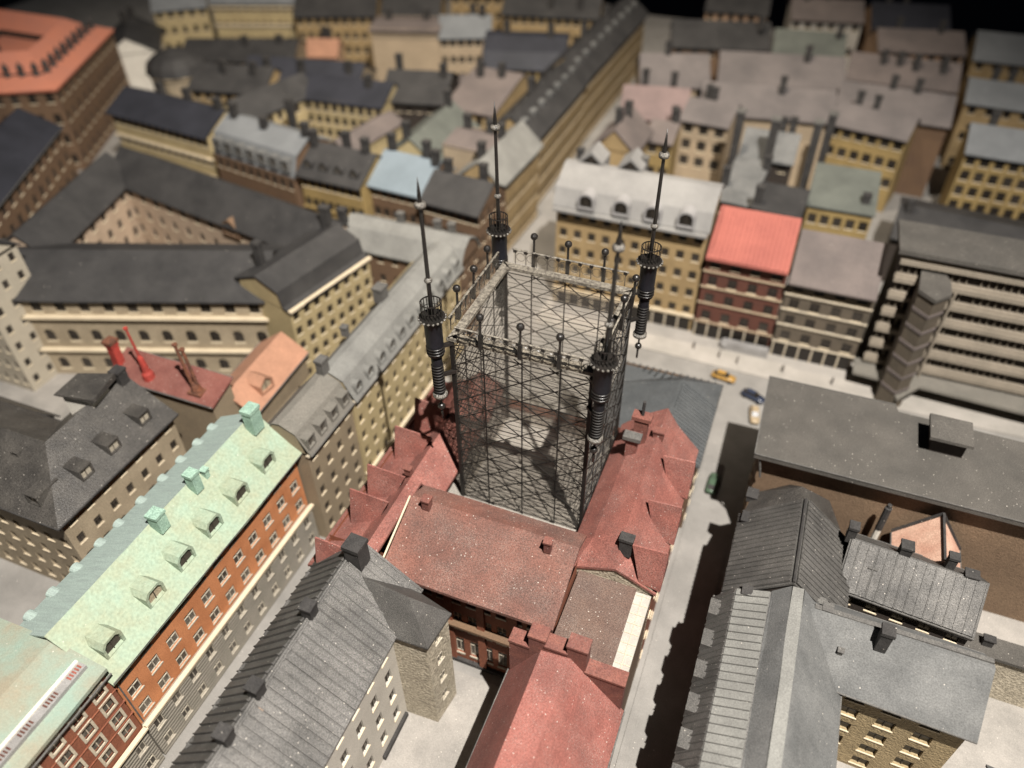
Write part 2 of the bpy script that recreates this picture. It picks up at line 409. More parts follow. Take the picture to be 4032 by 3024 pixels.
def gable_ends(mb, A, B, prof, zbase, ends='AB', mi=0, dz=0.03):
    A, u, n, L = axis(A, B)
    for e in ends:
        s = 0 if e == 'A' else L
        top = [(A.x+u.x*s+n.x*o, A.y+u.y*s+n.y*o, z-dz) for o, z in prof]
        lo = [(A.x+u.x*s+n.x*o, A.y+u.y*s+n.y*o, zbase) for o, z in (prof[0], prof[-1])]
        pts = [lo[0]] + top + [lo[1]]
        mb.poly(pts if e == 'B' else list(reversed(pts)), mi)
def roof_panels(parent, A, B, a, b, pitch, m, t=0.016, gap=0.005, s0=0.0, s1=None, lift=0.006):
    """separate sheet-metal strips lying on the slope between profile points a and b (offset, z)"""
    A, u, n, L = axis(A, B); s1 = L if s1 is None else s1
    N = max(1, round((s1 - s0) / pitch)); pw = (s1 - s0) / N
    d = Vector((n.x*(b[0]-a[0]), n.y*(b[0]-a[0]), b[1]-a[1])); D = d.length
    key = ('pan', round(pw, 4), round(D, 4), m)
    if key not in CACHE:
        mb = MB(); w = pw - gap
        mb.box(-w/2, w/2, 0, D, 0, t)
        mb.box(-w/2-0.001, -w/2+0.010, 0.004, D-0.004, t, t+0.012)
        CACHE[key] = mb.mesh('roof_panel', m)
    yv = d / D; xv = Vector((u.x, u.y, 0)); zv = xv.cross(yv)
    if zv.z < 0: xv = -xv; zv = -zv
    for k in range(N):
        s = s0 + pw*(k + 0.5)
        o = Vector((A.x+u.x*s+n.x*a[0], A.y+u.y*s+n.y*a[0], a[1])) + zv*(0.002 + random.random()*lift)
        M = Matrix.Identity(4)
        for r in range(3): M[r][0] = xv[r]; M[r][1] = yv[r]; M[r][2] = zv[r]; M[r][3] = o[r]
        put('roof_panel', CACHE[key], parent, M @ Matrix.Rotation(random.uniform(0.04, 0.13), 4, 'Y'))

def chimney(parent, x, y, z, w=0.09, d=0.09, h=0.2, m='grey_block', a=0, cap=0.012, capm=None, name='chimney'):
    key = ('chim', w, d, h, m, cap)
    if key not in CACHE:
        b = MB(); b.box(-w/2, w/2, -d/2, d/2, 0, h*0.86); b.box(-w/2-cap, w/2+cap, -d/2-cap, d/2+cap, h*0.86, h)
        CACHE[key] = b.mesh('chimney', m)
    return put(name, CACHE[key], parent, TR(x, y, z, a + random.uniform(-0.05, 0.05)))
def dormer(parent, x, y, z, a, w=0.14, h=0.14, d=0.3, style='box', m='roof_mansard', pane='window_dark', name='dormer', tilt=0.0):
    """front looks along local -Y; the body runs back into the slope"""
    key = ('dorm', w, h, d, style, m, pane)
    if key not in CACHE:
        if style == 'box': P = [(-w/2, 0), (w/2, 0), (w/2, h), (-w/2, h)]
        elif style == 'gable': P = [(-w/2, 0), (w/2, 0), (w/2, h*0.6), (0, h), (-w/2, h*0.6)]
        elif style == 'hip': P = [(-w/2, 0), (w/2, 0), (w/2, h*0.75), (w*0.3, h), (-w*0.3, h), (-w/2, h*0.75)]
        else: P = [(-w/2, 0), (w/2, 0)] + [(w/2*math.cos(t), h*0.55 + h*0.45*math.sin(t)) for t in [math.pi*k/8 for k in range(9)]]
        cz = h*0.5; I = [(x*0.76, cz + (zz-cz)*0.74) for x, zz in P]
        b = MB(); n = len(P); f = -0.025
        b.v += [(x, f, zz) for x, zz in P] + [(x, d, zz) for x, zz in P] + [(x, f, zz) for x, zz in I] + [(x, 0.012, zz) for x, zz in I]
        for k in range(n):
            j = (k+1) % n
            for q in ((k, n+k, n+j, j), (k, j, 2*n+j, 2*n+k), (2*n+k, 2*n+j, 3*n+j, 3*n+k)):
                b.f.append(q); b.m.append(0)
        c = MB(); c.poly([(x, 0.010, zz) for x, zz in I]); c.box(-w*0.02, w*0.02, 0.0, 0.009, I[0][1], max(i[1] for i in I), 1)
        CACHE[key] = (b.mesh('dormer', m), c.mesh('pane', [pane, 'frame_dark']))
    W = TR(x, y, z, a) @ Matrix.Rotation(tilt, 4, 'X')
    o = put(name, CACHE[key][0], parent, W)
    put('pane', CACHE[key][1], o, W)
    return o

def house(name, label, cat, A, B, wl, wr, ze, zr, wall, rm, fac=None, prof=None, over=0.06, ro=0.0, group=None,
          z0=0.0, ends=True, ledges=(), secs=None, t=0.035, oe=0.04, root=None):
    """rectangular house about the axis A->B. sides: R (right of the axis), L, A, B"""
    fac = fac or {}
    A_, u, n, L = axis(A, B)
    if root is None: root = thing(name, label, cat, ((A[0]+B[0])/2, (A[1]+B[1])/2, z0), group)
    c = lambda s, o: (A_.x+u.x*s+n.x*o, A_.y+u.y*s+n.y*o)
    cor = dict(R=(c(0, wr), c(L, wr)), B=(c(L, wr), c(L, -wl)), L=(c(L, -wl), c(0, -wl)), A=(c(0, -wl), c(0, wr)))
    if prof is None: prof = [(-wl-over, ze-0.03), (ro, zr), (wr+over, ze-0.03)]
    mb = MB()
    for k in 'RBLA':
        facade(mb, root, cor[k][0], cor[k][1], z0, ze-0.005, wall, **fac.get(k, {}))
    if ends:
        inner = [(max(-wl, min(wr, o)), z) for o, z in prof]
        gable_ends(mb, A, B, inner, ze-0.005, dz=t*0.6)
    mb.build('wall', wall, root)
    if rm: roof(root, A, B, prof, rm, t=t, over=oe, sections=secs)
    if min(A[1], B[1]) < 9.5 and label:
        for o, z in (prof[0], prof[-1]):
            gb = MB(); sg_ = 1 if o > 0 else -1
            gb.bar((*c(-oe, o+0.004*sg_), z-0.012), (*c(L+oe, o+0.004*sg_), z-0.012), 0.013, 5); gb.build('gutter', 'grey_block', root)  # eave bar added to catch edge highlights
    for side, z, d, h, m in ledges: ledge(root, cor[side][0], cor[side][1], z, d, h, m)
    root_c[root.name] = (A_, u, n, L)
    return root
root_c = {}
# ------------------------------------------------------------------ setting
b = MB(); b.box(-34, 14, -4, 34, -0.6, 0.0)
structure(b.build('ground', 'street'))
b = MB(); b.box(-80, 80, -30, 110, -9.2, -9.0)
structure(b.build('floor', 'base_edge'))
# pavement along the far side of the cross street, and along the tower block
b = MB(); b.prism([(-4.5, 12.42), (1.9, 12.30), (5.2, 12.35), (5.2, 13.4), (-4.5, 13.5)], 0.0, 0.03)
structure(b.build('pavement', 'pavement'))
b = MB(); b.prism([(-0.36, 2.0), (-0.26, 2.0), (-0.26, 10.2), (-0.36, 10.2)], 0.0, 0.02)
structure(b.build('pavement', 'street'))
b = MB(); b.prism([(0.20, 2.0), (0.34, 2.0), (0.34, 8.0), (0.20, 8.0)], 0.0, 0.02)
structure(b.build('pavement', 'street'))
b = MB(); b.prism([(-3.1, 1.5), (-1.72, 1.5), (-1.72, 4.62), (-3.1, 4.62)], 0.0, 0.012)
structure(b.build('courtyard', 'courtyard'))
b = MB(); b.prism([(-14.0, 4.2), (-7.4, 4.2), (-7.4, 9.2), (-13.4, 7.6)], 0.0, 0.012)
structure(b.build('courtyard', 'courtyard'))
b = MB(); b.prism([(2.0, 2.5), (6.0, 2.5), (6.0, 8.6), (2.0, 8.6)], 0.0, 0.012)
structure(b.build('courtyard', 'courtyard'))

# ------------------------------------------------------------------ green copper roof, orange facade
A, B_ = (-6.30, 2.24), (-6.30, 5.86)
g = house('town_house', 'orange walled house with long pale green copper roof, on the street corner side', 'building', A, B_, 0.56, 0.55, 1.98, 2.55,
          'orange_wall', None, dict(R=dict(cols=11, rows=3, ww=0.15, wh=0.19, zb=0.90, zt=1.93, style='framed', dep=0.05)),
          z0=0.0, prof=[(-0.62, 2.22), (0.0, 2.55), (0.66, 1.97)])
roof(g, A, B_, [(0.0, 2.55), (0.50, 2.10), (0.67, 1.97)], 'copper_green', t=0.03)
roof(g, A, B_, [(-0.66, 2.22), (0.0, 2.552)], 'copper_pale', t=0.03)
mb = MB(); facade(mb, g, (-5.70, 2.24), (-5.70, 5.86), 0, 0.82, 'grey_stone', cols=11, rows=2, ww=0.12, wh=0.20, zb=0.12, zt=0.74, style='framed')
facade(mb, g, (-5.70, 5.86), (-5.76, 5.86), 0, 0.82, 'grey_stone'); facade(mb, g, (-5.76, 2.24), (-5.70, 2.24), 0, 0.82, 'grey_stone')
mb.poly([(-5.76, 2.24, 0.82), (-5.70, 2.24, 0.82), (-5.70, 5.86, 0.82), (-5.76, 5.86, 0.82)])
mb.build('base_wall', 'grey_stone', g)
ledge(g, (-5.70, 2.24), (-5.70, 5.86), 0.82, 0.05, 0.03, 'cornice_cream')
ledge(g, (-5.70, 2.24), (-5.70, 5.86), 0.75, 0.025, 0.02, 'stone_trim')
for y in (5.42, 4.82, 4.26, 3.72, 3.18, 2.50):
    dormer(g, -5.82, y, 2.07, R(90), 0.28, 0.27, 0.45, 'hip', 'copper_green', 'frame_dark' if y != 3.18 else 'beige')
for y in (5.66, 5.34, 4.99, 4.63, 4.22, 3.82, 3.5, 3.11, 2.75, 2.42):
    dormer(g, -6.93, y, 2.18, R(-90), 0.14, 0.11, 0.22, 'arch', 'copper_pale', 'frame_dark')
chimney(g, -6.16, 5.72, 2.42, 0.15, 0.20, 0.42, 'copper_block')
chimney(g, -6.20, 4.52, 2.44, 0.13, 0.13, 0.33, 'copper_block')
chimney(g, -6.20, 3.86, 2.44, 0.15, 0.15, 0.30, 'copper_block')
chimney(g, -6.22, 4.74, 2.44, 0.07, 0.07, 0.16, 'copper_block')
b = MB(); b.bar((-5.735, 2.27, 0.86), (-5.735, 2.27, 1.95), 0.009, 6); b.build('drainpipe', 'grey_block', g)

# ------------------------------------------------------------------ brick house, flat green roof (bottom-left corner)
g = house('brick_house', 'dark red brick house with pale stone window surrounds and smooth green roof', 'building', (-6.5, 0.4), (-6.5, 2.21), 0.9, 0.79, 2.15, 2.2,
          'brick_red', None, dict(R=dict(cols=6, rows=4, ww=0.11, wh=0.15, zb=0.98, zt=2.06, style='surround', dep=0.05)), z0=0.0, ends=False)
roof(g, (-6.5, 0.4), (-6.5, 2.21), [(-0.95, 2.34), (0.2, 2.42), (0.86, 2.24)], 'copper_flat', t=0.05, over=0.03)
for z in (1.20, 1.48, 1.76):
    ledge(g, (-5.71, 0.4), (-5.71, 2.21), z, 0.012, 0.012, 'brick_red', 'brick_course')
ledge(g, (-5.68, 0.4), (-5.68, 2.21), 0.82, 0.05, 0.03)
mb = MB(); facade(mb, g, (-5.68, 0.4), (-5.68, 2.21), 0, 0.82, 'grey_stone', cols=6, rows=2, ww=0.12, wh=0.20, zb=0.12, zt=0.74, style='framed'); facade(mb, g, (-5.68, 2.21), (-5.71, 2.21), 0, 0.82, 'grey_stone')
mb.poly([(-5.71, 0.4, 0.82), (-5.68, 0.4, 0.82), (-5.68, 2.21, 0.82), (-5.71, 2.21, 0.82)]); mb.build('base_wall', 'grey_stone', g)
sg = thing('roof_sign', 'long grey roof sign strip with small red marks on smooth green roof', 'sign', (-5.86, 1.3, 2.34))
b = MB(); b.box(-5.90, -5.80, 0.5, 2.16, 2.27, 2.335); b.build('panel', 'metal_grey', sg)
b = MB(); b.box(-5.945, -5.905, 0.5, 2.16, 2.28, 2.35); b.build('rail', 'white_paint', sg)
for y0, n, m in ((2.12, 5, 'sign_red'), (1.80, 5, 'brown_red_wall'), (1.48, 5, 'brown_red_wall'), (1.2, 4, 'brown_red_wall')):
    for k in range(n):
        b = MB(); yy = y0 - k*0.036
        b.box(-5.885, -5.825, yy-0.009, yy+0.009, 2.335, 2.342); b.build('red_mark', m, sg)

# ------------------------------------------------------------------ dark-roofed beige courtyard house (left)
g = thing('courtyard_house', 'beige L-shaped house with shiny black dormered roof, left of the green roof', 'building', (-8.6, 4.6))
mb = MB()
facade(mb, g, (-8.0, 3.72), (-8.0, 5.92), 0, 1.9, 'beige', cols=7, rows=5, ww=0.105, wh=0.15, zb=0.15, zt=1.84, dep=0.05)
facade(mb, g, (-11.2, 3.72), (-8.0, 3.72), 0, 1.9, 'beige', cols=11, rows=5, ww=0.105, wh=0.15, zb=0.15, zt=1.84, dep=0.05)
facade(mb, g, (-8.0, 5.92), (-9.4, 5.92), 0, 1.9, 'beige')
facade(mb, g, (-9.4, 5.92), (-9.4, 5.1), 0, 1.9, 'beige', cols=3, rows=4)
facade(mb, g, (-9.4, 5.1), (-11.2, 5.1), 0, 1.9, 'beige', cols=5, rows=4)
mb.poly([(-8.0, 5.92, 1.9), (-8.7, 5.92, 2.42), (-9.4, 5.92, 1.9)])
mb.build('wall', 'beige', g)
# hipped L roof as one shell
b = MB(); E_ = 1.90; Z = 2.44; o = 0.10
P = dict(a=(-11.2, 3.72-o, E_), b=(-8.0+o, 3.72-o, E_), c=(-8.0+o, 5.97, E_), d=(-9.4-o*0.4, 5.97, E_), e=(-9.4-o*0.4, 5.2, E_), f=(-11.2, 5.2, E_),
         r1=(-8.70, 4.46, Z), r2=(-8.72, 5.97, Z+0.02), r3=(-11.2, 4.44, Z-0.02))
for q in (('a', 'b', 'r1', 'r3'), ('b', 'c', 'r2', 'r1'), ('d', 'e', 'r1', 'r2'), ('e', 'f', 'r3', 'r1')):
    b.poly([P[k] for k in q])
b.poly([(x, y, z-0.04) for x, y, z in (P['a'], P['b'], P['c'], P['d'], P['e'], P['f'])][::-1])
for p, q in ('ab', 'bc', 'cd', 'de', 'ef'):
    (x0, y0, z0_), (x1, y1, z1_) = P[p], P[q]
    b.poly([(x0, y0, z0_-0.04), (x1, y1, z1_-0.04), (x1, y1, z1_), (x0, y0, z0_)])
    gb = MB(); gb.bar((x0, y0, z0_-0.01), (x1, y1, z1_-0.01), 0.014, 5); gb.build('gutter', 'soot', g)  # bar added along the eave for its glint
b.build('roof', 'roof_black', g)
for y in (5.56, 4.94, 4.42): dormer(g, -8.10, y, 2.02, R(90), 0.22, 0.20, 0.35, 'box', 'roof_black', 'beige_grey')
dormer(g, -8.40, 3.80, 1.99, R(0), 0.22, 0.20, 0.35, 'box', 'roof_black', 'beige_grey')
dormer(g, -9.05, 4.22, 2.27, R(0), 0.13, 0.08, 0.2, 'box', 'roof_black', 'beige_grey')
chimney(g, -8.66, 5.86, 2.38, 0.16, 0.16, 0.26, 'soot')
t_ = thing('roof_turret', 'small cream turret with black lid rising behind the shiny black dormered roof', 'turret', (-8.85, 5.45, 2.0))
b = MB(); b.prism([(-9.10, 5.20), (-8.62, 5.26), (-8.66, 5.62), (-9.12, 5.56)], 1.6, 2.56); b.build('wall', 'white_paint', t_)
b = MB(); b.prism([(-9.17, 5.14), (-8.50, 5.22), (-8.60, 5.76), (-9.18, 5.62)], 2.56, 2.62, zt=[2.58, 2.62, 2.66, 2.60]); b.build('lid', 'roof_black', t_)
# low black roof at the left edge
g = house('shed', 'low black roofed shed with brown gable at the left edge by the white yard', 'shed', (-11.6, 5.15), (-10.1, 5.15), 0.35, 0.35, 1.5, 1.95, 'brown_wall', 'roof_black')
# pale block at the left edge
g = house('corner_block', 'pale grey corner block of small windows at the left edge', 'building', (-15.2, 7.35), (-12.75, 7.35), 0.5, 0.5, 2.75, 3.1, 'beige_grey', 'roof_slate',
          dict(R=dict(cols=10, rows=7, ww=0.10, wh=0.15, zb=0.16, zt=2.66), B=dict(cols=3, rows=7, ww=0.10, wh=0.15, zb=0.16, zt=2.66)))

# ------------------------------------------------------------------ red roof with odd chimneys, salmon roof
g = house('red_roofed_house', 'low house with narrow red sheet roof carrying rusty pipes and red chimneys', 'building', (-9.5, 6.5), (-7.5, 6.5), 0.25, 0.22, 1.85, 2.05,
          'beige_dark', 'red_dark_sheet', {}, prof=[(-0.3, 2.10), (0.26, 1.93)])
pk = chimney(g, -9.46, 6.50, 1.98, 0.13, 0.13, 0.46, 'chimney_red', capm='soot')
b = MB(); b.box(-9.55, -9.37, 6.41, 6.59, 2.44, 2.49); b.build('chimney_cap', 'rust', pk)
b = MB(); b.lathe([(0.10, 0), (0.09, 0.12), (0.06, 0.16), (0.045, 0.42), (0.022, 0.48), (0.018, 0.98), (0.034, 0.99), (0.034, 1.02)], 10)
b.build('flue', 'chimney_red', g, TR(-8.80, 6.42, 1.95, 0.3) @ Matrix.Rotation(R(-3), 4, 'Y'))
b = MB(); b.box(-0.12, 0.12, -0.10, 0.10, 0, 0.04); b.lathe([(0.09, 0.04), (0.07, 0.14), (0.04, 0.20)], 8); b.build('pipe_base', 'rust', g, TR(-7.86, 6.42, 1.97))
for dx, h in ((-0.055, 0.92), (0.055, 0.86)):
    b = MB(); b.lathe([(0.028, 0.1), (0.024, h-0.04), (0.042, h-0.03), (0.042, h)], 8)
    b.build('pipe', 'rust', g, TR(-7.86+dx, 6.42, 1.98) @ Matrix.Rotation(R(-4), 4, 'Y'))
g = house('tile_roofed_house', 'small house with bright salmon roof squeezed between yellow wall and grey mansard', 'building', (-7.62, 6.74), (-7.72, 8.35), 0.45, 0.40, 1.45, 1.78, 'beige_dark', 'roof_salmon_tile')
dormer(g, -7.28, 7.25, 1.50, R(85), 0.30, 0.30, 0.3, 'gable', 'roof_salmon_tile', 'beige')

# ------------------------------------------------------------------ long grey mansard along the left street
def mansard(name, label, A, B, wall, rm, rows, cols, dstyle, dys, dm, dz=2.10, ze=1.98, zr=2.45, wl=0.55, wr=0.38, ww=0.105, wh=0.15, zb=0.52):
    pr = [(-wl-0.05, ze-0.1), (-0.10, zr-0.02), (0.02, zr), (0.26, zr-0.13), (wr+0.07, ze-0.02)]
    g = house(name, label, 'building', A, B, wl, wr, ze, zr, wall, rm,
              dict(R=dict(cols=cols, rows=rows, ww=ww, wh=wh, zb=zb, zt=ze-0.06, dep=0.05)), prof=pr, oe=0.0)
    x = A[0] + wr
    for y in dys: dormer(g, x + 0.02, y, dz-0.07, R(90), 0.19, 0.22, 0.3, dstyle, dm, 'window_grey')
    ledge(g, (x, A[1]), (x, B[1]), ze-0.055, 0.045, 0.03, 'stone_trim')
    return g
g = mansard('street_house', 'brownish grey mansard house beside the end of the green roof', (-5.93, 5.90), (-5.93, 7.10), 'beige_dark', 'roof_mansard_brown', 5, 4, 'box',
            (6.02, 6.33, 6.64, 6.95), 'roof_mansard_brown', zb=0.2)
chimney(g, -5.93, 7.10, 2.36, 0.12, 0.16, 0.34, 'grey_block')
g = mansard('street_house', 'long yellow fronted house with pale grey mansard and arched dormers along the left street', (-5.90, 7.12), (-5.90, 11.1), 'yellow', 'roof_mansard', 5, 14, 'arch',
            (7.3, 7.66, 8.04, 8.38, 8.72, 9.06, 9.45, 9.8, 10.2, 10.55, 10.9), 'roof_mansard', zb=0.30)
chimney(g, -6.05, 9.1, 2.38, 0.17, 0.20, 0.30, 'grey_block'); chimney(g, -6.2, 8.15, 2.30, 0.10, 0.10, 0.18, 'grey_block')
ledge(g, (-5.52, 7.12), (-5.52, 11.1), 0.30, 0.05, 0.03, 'cornice_cream')
g = house('corner_house', 'grey green roofed corner house closing the far end of the left street row', 'building', (-8.0, 11.45), (-5.50, 11.45), 0.45, 0.42, 1.98, 2.45, 'brown_wall', 'roof_mansard',
          dict(R=dict(cols=8, rows=4, ww=0.11, wh=0.15, zb=0.4), B=dict(cols=3, rows=5, ww=0.1, wh=0.15, zb=0.25)),
          prof=[(-0.52, 1.95), (-0.25, 2.30), (0.0, 2.42), (0.25, 2.30), (0.5, 1.95)])
for x in (-7.0, -6.2, -5.9): chimney(g, x, 11.6, 2.3, 0.12, 0.12, 0.26, 'grey_block')

# ------------------------------------------------------------------ front grey seamed roof with hipped bay
A, B_ = (-3.80, 0.8), (-3.80, 4.50)
g = house('seam_roofed_house', 'grey house with dark seamed metal roof and hipped bay beside the small courtyard', 'building', A, B_, 0.55, 0.70, 1.98, 2.55, 'plaster_grey', 'roof_seam_grey',
          dict(R=dict(cols=11, rows=4, ww=0.115, wh=0.19, zb=0.30, zt=1.88, m=0.2, style='plain', dep=0.05,
                      skip=[(10, r) for r in range(4)] + [(9, r) for r in range(4)])), prof=[(-0.64, 1.93), (0.0, 2.55), (0.76, 1.93)])
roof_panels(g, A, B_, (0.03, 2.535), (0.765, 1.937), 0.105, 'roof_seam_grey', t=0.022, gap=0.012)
roof_panels(g, A, B_, (-0.03, 2.535), (-0.645, 1.937), 0.105, 'roof_seam_dark', t=0.022, gap=0.012)  # less lit slope: its shade is put into a darker sheet colour
b = MB(); b.bar((-3.8, 0.8, 2.552), (-3.8, 4.5, 2.552), 0.016, 6); b.build('ridge_cap', 'roof_seam_grey', g)
for y in (4.18, 3.74, 3.3, 2.86, 2.42, 1.98): dormer(g, -4.40, y, 1.90, R(-90), 0.16, 0.13, 0.2, 'arch', 'roof_seam_dark', 'window_dark')
mb = MB()
for p, q, kw in (((-3.10, 3.86), (-2.66, 3.88), {}), ((-2.66, 3.88), (-2.60, 4.32), dict(cols=1, rows=4, ww=0.11, wh=0.17, zb=0.34, zt=1.86, style='framed')), ((-2.60, 4.32), (-3.1, 4.45), {})):
    facade(mb, g, p, q, 0, 1.97, 'plaster_rough', **kw)
mb.build('bay_wall', 'plaster_rough', g)
b = MB(); pk = (-2.96, 4.12, 2.40); inn = (-3.62, 4.16, 2.42); ring = [(-3.16, 3.82, 1.95), (-2.62, 3.84, 1.95), (-2.56, 4.35, 1.95), (-3.16, 4.50, 1.95)]
for k in range(3): b.poly([ring[k], ring[k+1], pk])
b.poly([ring[3], inn, pk]); b.poly([inn, ring[0], pk])
b.poly([(x, y, z-0.03) for x, y, z in reversed(ring)])
for k in range(4):
    p, q = ring[k], ring[(k+1) % 4]; b.poly([(p[0], p[1], p[2]-0.03), (q[0], q[1], q[2]-0.03), q, p])
b.build('bay_roof', 'roof_seam_dark', g)
chimney(g, -3.70, 4.30, 2.38, 0.20, 0.20, 0.44, 'soot')
for y in (3.46, 2.50, 2.0): chimney(g, -3.80, y, 2.46, 0.13, 0.13, 0.27, 'soot')
b = MB(); b.box(-0.03, 0.03, -0.035, 0.035, 0, 0.02); b.build('bare_patch', 'rose_tan', g, TR(-3.71, 2.36, 2.48) @ Matrix.Rotation(R(40), 4, 'Y'))
b = MB(); b.box(-3.105, -3.06, 3.2, 3.82, 0.02, 0.10); b.build('plinth', 'soot', g)

# ------------------------------------------------------------------ red tower block
g = thing('tower_block', 'red roofed brick block carrying the lattice tower', 'building', (-2.5, 6.3))
mb = MB()
facade(mb, g, (-4.5, 4.80), (-1.40, 4.80), 0, 1.98, 'brick_red', cols=15, rows=3, ww=0.11, wh=0.34, zb=0.20, zt=1.80, style='framed', dep=0.06)
facade(mb, g, (-1.40, 4.80), (-1.40, 5.60), 0, 1.98, 'brick_red'); facade(mb, g, (-1.40, 5.56), (-0.44, 5.56), 0, 1.9, 'plaster_rough', mi=1)
facade(mb, g, (-0.44, 5.56), (-0.44, 8.1), 0, 1.9, 'brick_red', cols=8, rows=4); facade(mb, g, (-0.44, 8.1), (-4.5, 8.1), 0, 1.9, 'brick_red')
facade(mb, g, (-4.5, 8.1), (-4.5, 4.66), 0, 1.9, 'brick_red', cols=10, rows=4)
mb.poly([(-1.40, 5.56, 1.9), (-0.44, 5.56, 1.9), (-0.92, 5.56, 2.08), (-1.40, 5.56, 1.92)], 1)
mb.build('wall', ['brick_red', 'plaster_rough'], g)
for x in (-3.3, -2.85, -2.4, -1.95, -1.5):
    b = MB(); b.box(x-0.05, x+0.05, 4.76, 4.81, 0.0, 1.9); b.build('pilaster', 'brick_red', g)
ledge(g, (-3.6, 4.80), (-1.40, 4.80), 0.98, 0.10, 0.04, 'brown_wall'); ledge(g, (-3.6, 4.80), (-1.40, 4.80), 0.0, 0.05, 0.07, 'soot', 'plinth')
roof(g, (-3.61, 5.3), (-1.37, 5.3), [(-0.50, 2.24), (-0.18, 2.38), (0.76, 2.00)], 'red_brown_roof', t=0.05, over=0.0)
b = MB(); b.bar((-3.63, 4.58, 2.04), (-3.63, 5.46, 2.385), 0.014, 4); b.build('flashing', 'cornice_cream', g)
roof(g, (-4.05, 4.40), (-4.05, 5.80), [(-0.56, 1.80), (0.0, 2.06), (0.24, 2.30), (0.40, 2.28)], 'red_sheet', t=0.04, over=0.0)
roof(g, (-4.05, 5.80), (-4.05, 8.10), [(-0.56, 1.80), (0.0, 2.06), (0.24, 2.30), (0.70, 2.14)], 'red_sheet', t=0.04, over=0.0)
rw = [(-0.62, 1.98), (-0.36, 2.26), (0.0, 2.52), (0.18, 2.24), (0.53, 1.86)]
roof(g, (-0.92, 5.54), (-0.92, 8.10), rw, 'red_sheet', t=0.04, over=0.0, sections=[(0.0, [(-0.52, 1.90), (-0.36, 1.96), (0.0, 2.10), (0.18, 2.02), (0.53, 1.84)]), (0.26, rw), (2.3, rw), (2.56, rw)])
b = MB(); b.box(-3.70, -1.36, 5.70, 8.10, 1.60, 1.70); b.build('tower_deck', 'tower_floor', g)
def gable(x0, x1, y, hw, z0, z1, m='red_sheet'):
    """cross gable: ridge along x, slopes facing -y and +y, plus its front board"""
    pts = MB(); f = x0
    xm = x0+(x1-x0)*0.62
    A1, A2, A3 = (x0, y-hw, z0), (x0, y, z1), (x0, y+hw*2.2, z0); B1, B2, B3 = (xm, y-hw*0.95, z0+0.06), (x1, y, z1-0.03), (xm, y+hw*2.1, z0+0.06)
    pts.poly([A1, B1, B2, A2] if x1 > x0 else [A2, B2, B1, A1]); pts.poly([A2, B2, B3, A3] if x1 > x0 else [A3, B3, B2, A2])
    pts.poly([A1, A2, A3] if x1 < x0 else [A3, A2, A1]); pts.poly([A1, A3, B3, B1] if x1 > x0 else [B1, B3, A3, A1])
    o = pts.build('cross_gable', m, g)
    me = o.modifiers.new('thick', 'SOLIDIFY'); me.thickness = 0.02; me.offset = 0
    return o
for y in (7.07, 6.46, 5.69, 5.24, 4.42): gable(-4.37, -3.82, y, 0.13, 1.90, 2.45)
for y in (7.25, 6.44, 5.70): gable(-0.36, -0.78, y, 0.14, 1.90, 2.48, 'red_sheet')
chimney(g, -3.36, 5.40, 2.32, 0.10, 0.10, 0.20, 'red_block'); chimney(g, -1.72, 5.34, 2.33, 0.085, 0.085, 0.20, 'red_block')
chimney(g, -3.86, 5.85, 2.30, 0.09, 0.07, 0.13, 'red_block')
c1 = chimney(g, -1.22, 7.30, 2.2, 0.15, 0.12, 0.42, 'red_dark_sheet', cap=0.025)
b = MB(); b.box(-1.34, -1.10, 7.20, 7.34, 2.60, 2.66); b.build('chimney_cap', 'grey_block', c1)
b = MB(); b.box(-1.25, -1.07, 7.42, 7.54, 2.3, 2.80); b.box(-1.29, -1.03, 7.40, 7.56, 2.80, 2.86); b.build('chimney', 'red_block', g)
b = MB(); b.bar((-1.16, 7.48, 2.86), (-1.16, 7.48, 3.10), 0.022, 8); b.build('pipe', 'soot', g)
chimney(g, -0.92, 7.55, 2.42, 0.14, 0.09, 0.18, 'red_block'); chimney(g, -0.86, 5.72, 2.22, 0.15, 0.10, 0.32, 'soot')
b = MB(); b.box(-1.37, -0.63, 4.36, 5.56, 1.72, 1.82); b.build('flat_roof', 'brown_flat', g)
b = MB(); b.box(-0.63, -0.44, 4.36, 5.54, 1.68, 1.78); sk = b.build('skylight', 'skylight', g)
for k in range(9):
    b = MB(); y = 4.42 + k*0.135; b.box(-0.625, -0.445, y-0.005, y+0.005, 1.78, 1.788); b.build('glazing_bar', 'stone_trim', sk)
b = MB(); b.box(-0.54, -0.532, 4.36, 5.54, 1.78, 1.789); b.build('glazing_bar', 'stone_trim', sk)
b = MB(); b.box(-1.395, -0.445, 4.37, 5.55, 0.0, 1.68); b.build('annex_wall', 'brown_wall', g)

# ------------------------------------------------------------------ red hall with stepped gable
A, B_ = (-1.20, 1.2), (-1.20, 4.16)
pr = [(-0.58, 1.46), (-0.18, 2.18), (0.16, 2.22), (0.48, 1.84), (0.82, 1.46)]
g = house('red_hall', 'red hall with faceted dusty roof and stepped brick gable by the right street', 'building', A, B_, 0.54, 0.78, 1.5, 2.2, 'brick_red', 'hall_red',
          dict(R=dict(cols=8, rows=3), L=dict(cols=8, rows=3)), prof=pr)
sg = []
for x0, x1, zt in ((-1.76, -1.52, 2.16), (-1.53, -1.33, 2.40), (-1.34, -1.08, 2.30), (-1.09, -0.86, 2.46), (-0.87, -0.42, 2.06)):
    b = MB(); b.box(x0+0.004, x1-0.004, 4.17, 4.33, 0, zt-0.035); b.box(x0-0.006, x1+0.006, 4.16, 4.34, zt-0.035, zt); b.build('gable_step', 'red_block', g)

